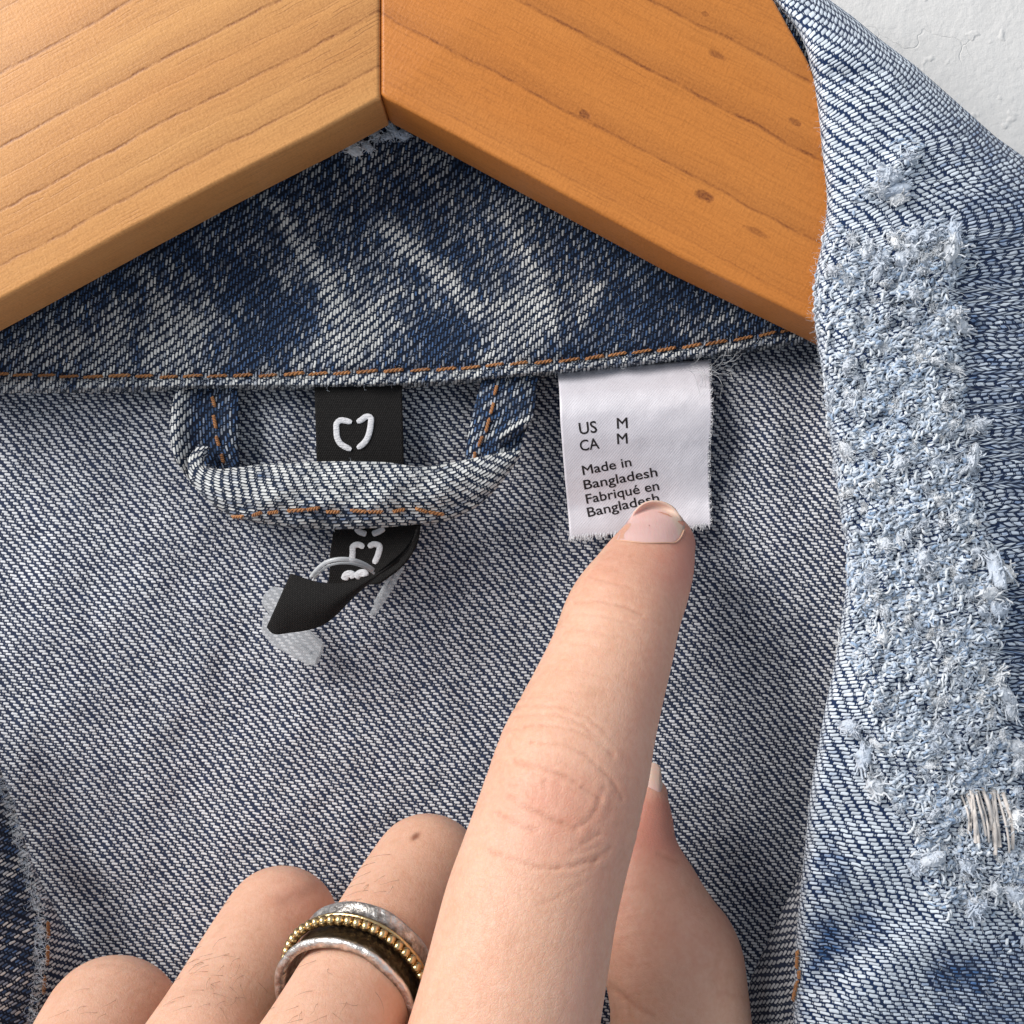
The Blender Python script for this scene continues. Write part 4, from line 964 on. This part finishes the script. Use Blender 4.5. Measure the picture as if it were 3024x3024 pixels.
# cuticle line
q = resample(N7([(330, 700), (480, 712), (620, 728), (760, 742), (900, 742), (1040, 738), (1190, 730), (1262, 660), (1306, 560)]), 40); pth = []
for x, y in q:
    h_, n_ = hit(hb, x, y)
    if h_ is not None: pth.append((h_-h_.normalized()*.012)[:])
v, f = tube_geo(np.array(pth), .011, 6); obj('cuticle', mesh_from('cuticle', v, f), M_cut, hand)
# thumb nail seen edge on
tn = resample([(1910, 2262), (1923, 2252), (1946, 2260), (1955, 2300)], 20); bl_ = resample([(1905, 2420), (1915, 2420), (1950, 2425), (1968, 2430)], 20)
u = np.linspace(0, 1, 24)[:, None, None]; Q = tn[None]*(1-u)+bl_[None]*u
dn = 14.16-.05*np.sin(np.linspace(0, np.pi, 20))[None]+.0*u[..., 0]-.16*u[..., 0]
obj('fingernail', grid_mesh('fingernail', P(Q[..., 0], Q[..., 1], dn), None, {'edge': np.repeat(1-sstep(.25, .55, np.linspace(0, 1, 24))[:, None], 20, 1)}), M_nail, hand, solid=.03)
# fine hairs
bag = Bag()
def hair(X, Y, ang, L):
    h_, n_ = hit(hb, X, Y)
    if h_ is None: return
    p = np.array(h_); nn = np.array(n_); 
    if nn[1] > 0: nn = -nn
    pts = [p]; a = ang
    for q in range(6):
        dv = np.array([math.cos(a), 0, -math.sin(a)]); dv = dv-nn*dv.dot(nn); dv /= np.linalg.norm(dv)+1e-9
        p = p+dv*L/6+nn*L*.05*(1-q/4.); pts.append(p); a += random.gauss(0, .12)
    v, f = tube_geo(np.array(pts), np.linspace(.0017, .0007, 7), 3); bag.add(v, f)
for cx, cy, sx, sy, n_ in ((620, 2790, 60, 60, 70), (560, 2880, 60, 70, 70), (640, 2900, 90, 80, 70), (1110, 2590, 50, 50, 46), (1060, 2640, 40, 40, 30), (1000, 2920, 90, 60, 40), (900, 2960, 60, 50, 26), (250, 2980, 80, 40, 25)):
    for j in range(n_//4): hair(random.gauss(cx, sx), random.gauss(cy, sy), random.gauss(1.9, .35), random.uniform(.12, .28))
for j in range(0): hair(random.gauss(1480, 130), random.gauss(2860, 110), random.gauss(1.8, .4), random.uniform(.08, .16))
o = obj('body_hair', bag.mesh('body_hair'), M_hair, hand); o['kind'] = 'stuff'

# ------------------------------------------------------------------ the ring on the middle finger
pa, pb2 = V3(1262, 2572, 13.70), V3(1000, 3022, 11.40)
ax = (pa-pb2).normalized(); c0 = V3(1014, 2968, 11.72)
e1 = ax.cross(Vector((0, 1, 0))).normalized(); e2 = ax.cross(e1)
if e1.x < 0: e1 = -e1
if e2.y > 0: e2 = -e2
ringo = thing('finger_ring', 'wide hammered silver spinner ring with gold beads on the middle finger', 'ring', c0)
RW = .64
prof = [(0.0, .705, .25), (-.005, .745, 0), (.0, .785, -.4), (.02, .805, -.5), (.045, .800, -.3), (.075, .775, .35), (.13, .752, 1.0), (.22, .745, 1.1), (.34, .745, 1.2), (.42, .745, 1.2), (.47, .75, .7), (.52, .765, .25), (.57, .785, .05), (.605, .80, -.3), (.625, .795, -.4), (.63, .76, 0), (.62, .705, .2), (.5, .69, .2), (.31, .685, .3), (.1, .69, .2)]
na = 140; th = np.linspace(0, 2*np.pi, na, endpoint=False); vs = []; ox = []
SC = 1.02
for (t, r_, o_) in prof:
    for a in th:
        wob = 1+.006*math.sin(3*a+1)+.004*math.sin(11*a+t*20)
        vs.append((c0+ax*(t/.63*RW+.006*math.sin(7*a))+(e1*math.cos(a)+e2*math.sin(a))*r_*SC*wob)[:]); ox.append(o_)
m_ = len(prof); idx = np.arange(m_*na).reshape(m_, na)
f = np.stack([idx, np.roll(idx, -1, 1), np.roll(np.roll(idx, -1, 0), -1, 1), np.roll(idx, -1, 0)], -1).reshape(-1, 4)
obj('ring_band', mesh_from('ring_band', np.array(vs), f, None, {'oxide': np.array(ox)}), M_silver, ringo)
def hoop(name, t, r_, rad, mat, seg=8):
    pts = np.array([(c0+ax*t+(e1*math.cos(a)+e2*math.sin(a))*r_)[:] for a in np.linspace(0, 2*np.pi, 121)]); v, f_ = tube_geo(pts, rad, seg, .8); return obj(name, mesh_from(name, v, f_), mat, ringo)
spin = hoop('spinner_hoop', .305, .785*SC, .026, M_gold)
hoop('gold_wire', .40, .80*SC, .030, M_gold)
bm = bmesh.new(); bmesh.ops.create_uvsphere(bm, u_segments=14, v_segments=9, radius=.057)
bme = bpy.data.meshes.new('bead'); bm.to_mesh(bme); bm.free(); bme.polygons.foreach_set('use_smooth', np.ones(len(bme.polygons), bool)); bme.materials.append(M_gold)
for i in range(52):
    a = 2*math.pi*i/52; o = bpy.data.objects.new('bead', bme); COL.objects.link(o); o.parent = spin
    rd = e1*math.cos(a)+e2*math.sin(a); tg = ax.cross(rd)
    mt = Matrix((tg, ax, rd)).transposed().to_4x4(); mt.translation = c0+ax*(.305+random.uniform(-.003, .003))+rd*.815*SC; o.matrix_basis = mt @ Matrix.Diagonal((.92, 1.05, 1.0, 1))

# ------------------------------------------------------------------ clear plastic tag fastener on the brand label
fast = thing('tag_fastener', 'clear plastic tag fastener looped through the black brand label', 'fastener', V3(980, 1700, 14.4))
def slab(name, pts, d0, th_, dslope=(0, 0), bev=.02):
    bm = bmesh.new(); pp = [P(Zx(x), Zy(y), d0+dslope[0]*(x-700)/300+dslope[1]*(y-1300)/300) for x, y in pts]
    a = [bm.verts.new(tuple(p)) for p in pp]; b_ = [bm.verts.new((p[0], p[1]+th_, p[2])) for p in pp]; n = len(a)
    bm.faces.new(a); bm.faces.new(b_[::-1])
    for i in range(n): bm.faces.new([a[i], b_[i], b_[(i+1) % n], a[(i+1) % n]])
    bmesh.ops.recalc_face_normals(bm, faces=bm.faces)
    bmesh.ops.bevel(bm, geom=bm.edges[:], offset=bev, segments=2, affect='EDGES', clamp_overlap=True)
    me = bpy.data.meshes.new(name); bm.to_mesh(me); bm.free(); return obj(name, me, M_plastic, fast)
slab('paddle', [(560, 1285), (550, 1360), (600, 1422), (765, 1512), (800, 1506), (828, 1415), (770, 1360), (640, 1285)], 14.45, .07)
slab('paddle_rib', [(690, 1402), (770, 1448), (764, 1460), (684, 1414)], 14.41, .04, bev=.008)
slab('paddle_rib', [(770, 1458), (800, 1470), (788, 1508), (764, 1504)], 14.41, .04, bev=.008)
slab('paddle_neck', [(600, 1160), (640, 1172), (690, 1220), (640, 1290), (590, 1290), (552, 1242), (556, 1205)], 14.40, .06)
slab('crossbar', [(1162, 1058), (1186, 1068), (1105, 1212), (1046, 1300), (1020, 1290), (1080, 1180)], 14.38, .09, bev=.03)
slab('crossbar', [(1128, 1080), (1142, 1088), (1070, 1215), (1050, 1250), (1040, 1240)], 14.30, .06, bev=.02)
q = resample([(772, 1120), (800, 1085), (838, 1056), (890, 1043), (945, 1045), (1000, 1062), (1042, 1088)], 40)
tt = np.linspace(0, 1, 40); v, f = tube_geo(P(Zx(q[:, 0]), Zy(q[:, 1]), 14.15-.28*np.sin(tt*np.pi)), .028, 8); obj('filament', mesh_from('filament', v, f), M_plastic, fast)
q = q+np.array([6, 17]); v, f = tube_geo(P(Zx(q[:, 0]), Zy(q[:, 1]), 14.2-.22*np.sin(tt*np.pi)), .016, 8); obj('filament', mesh_from('filament', v, f), M_plastic, fast)
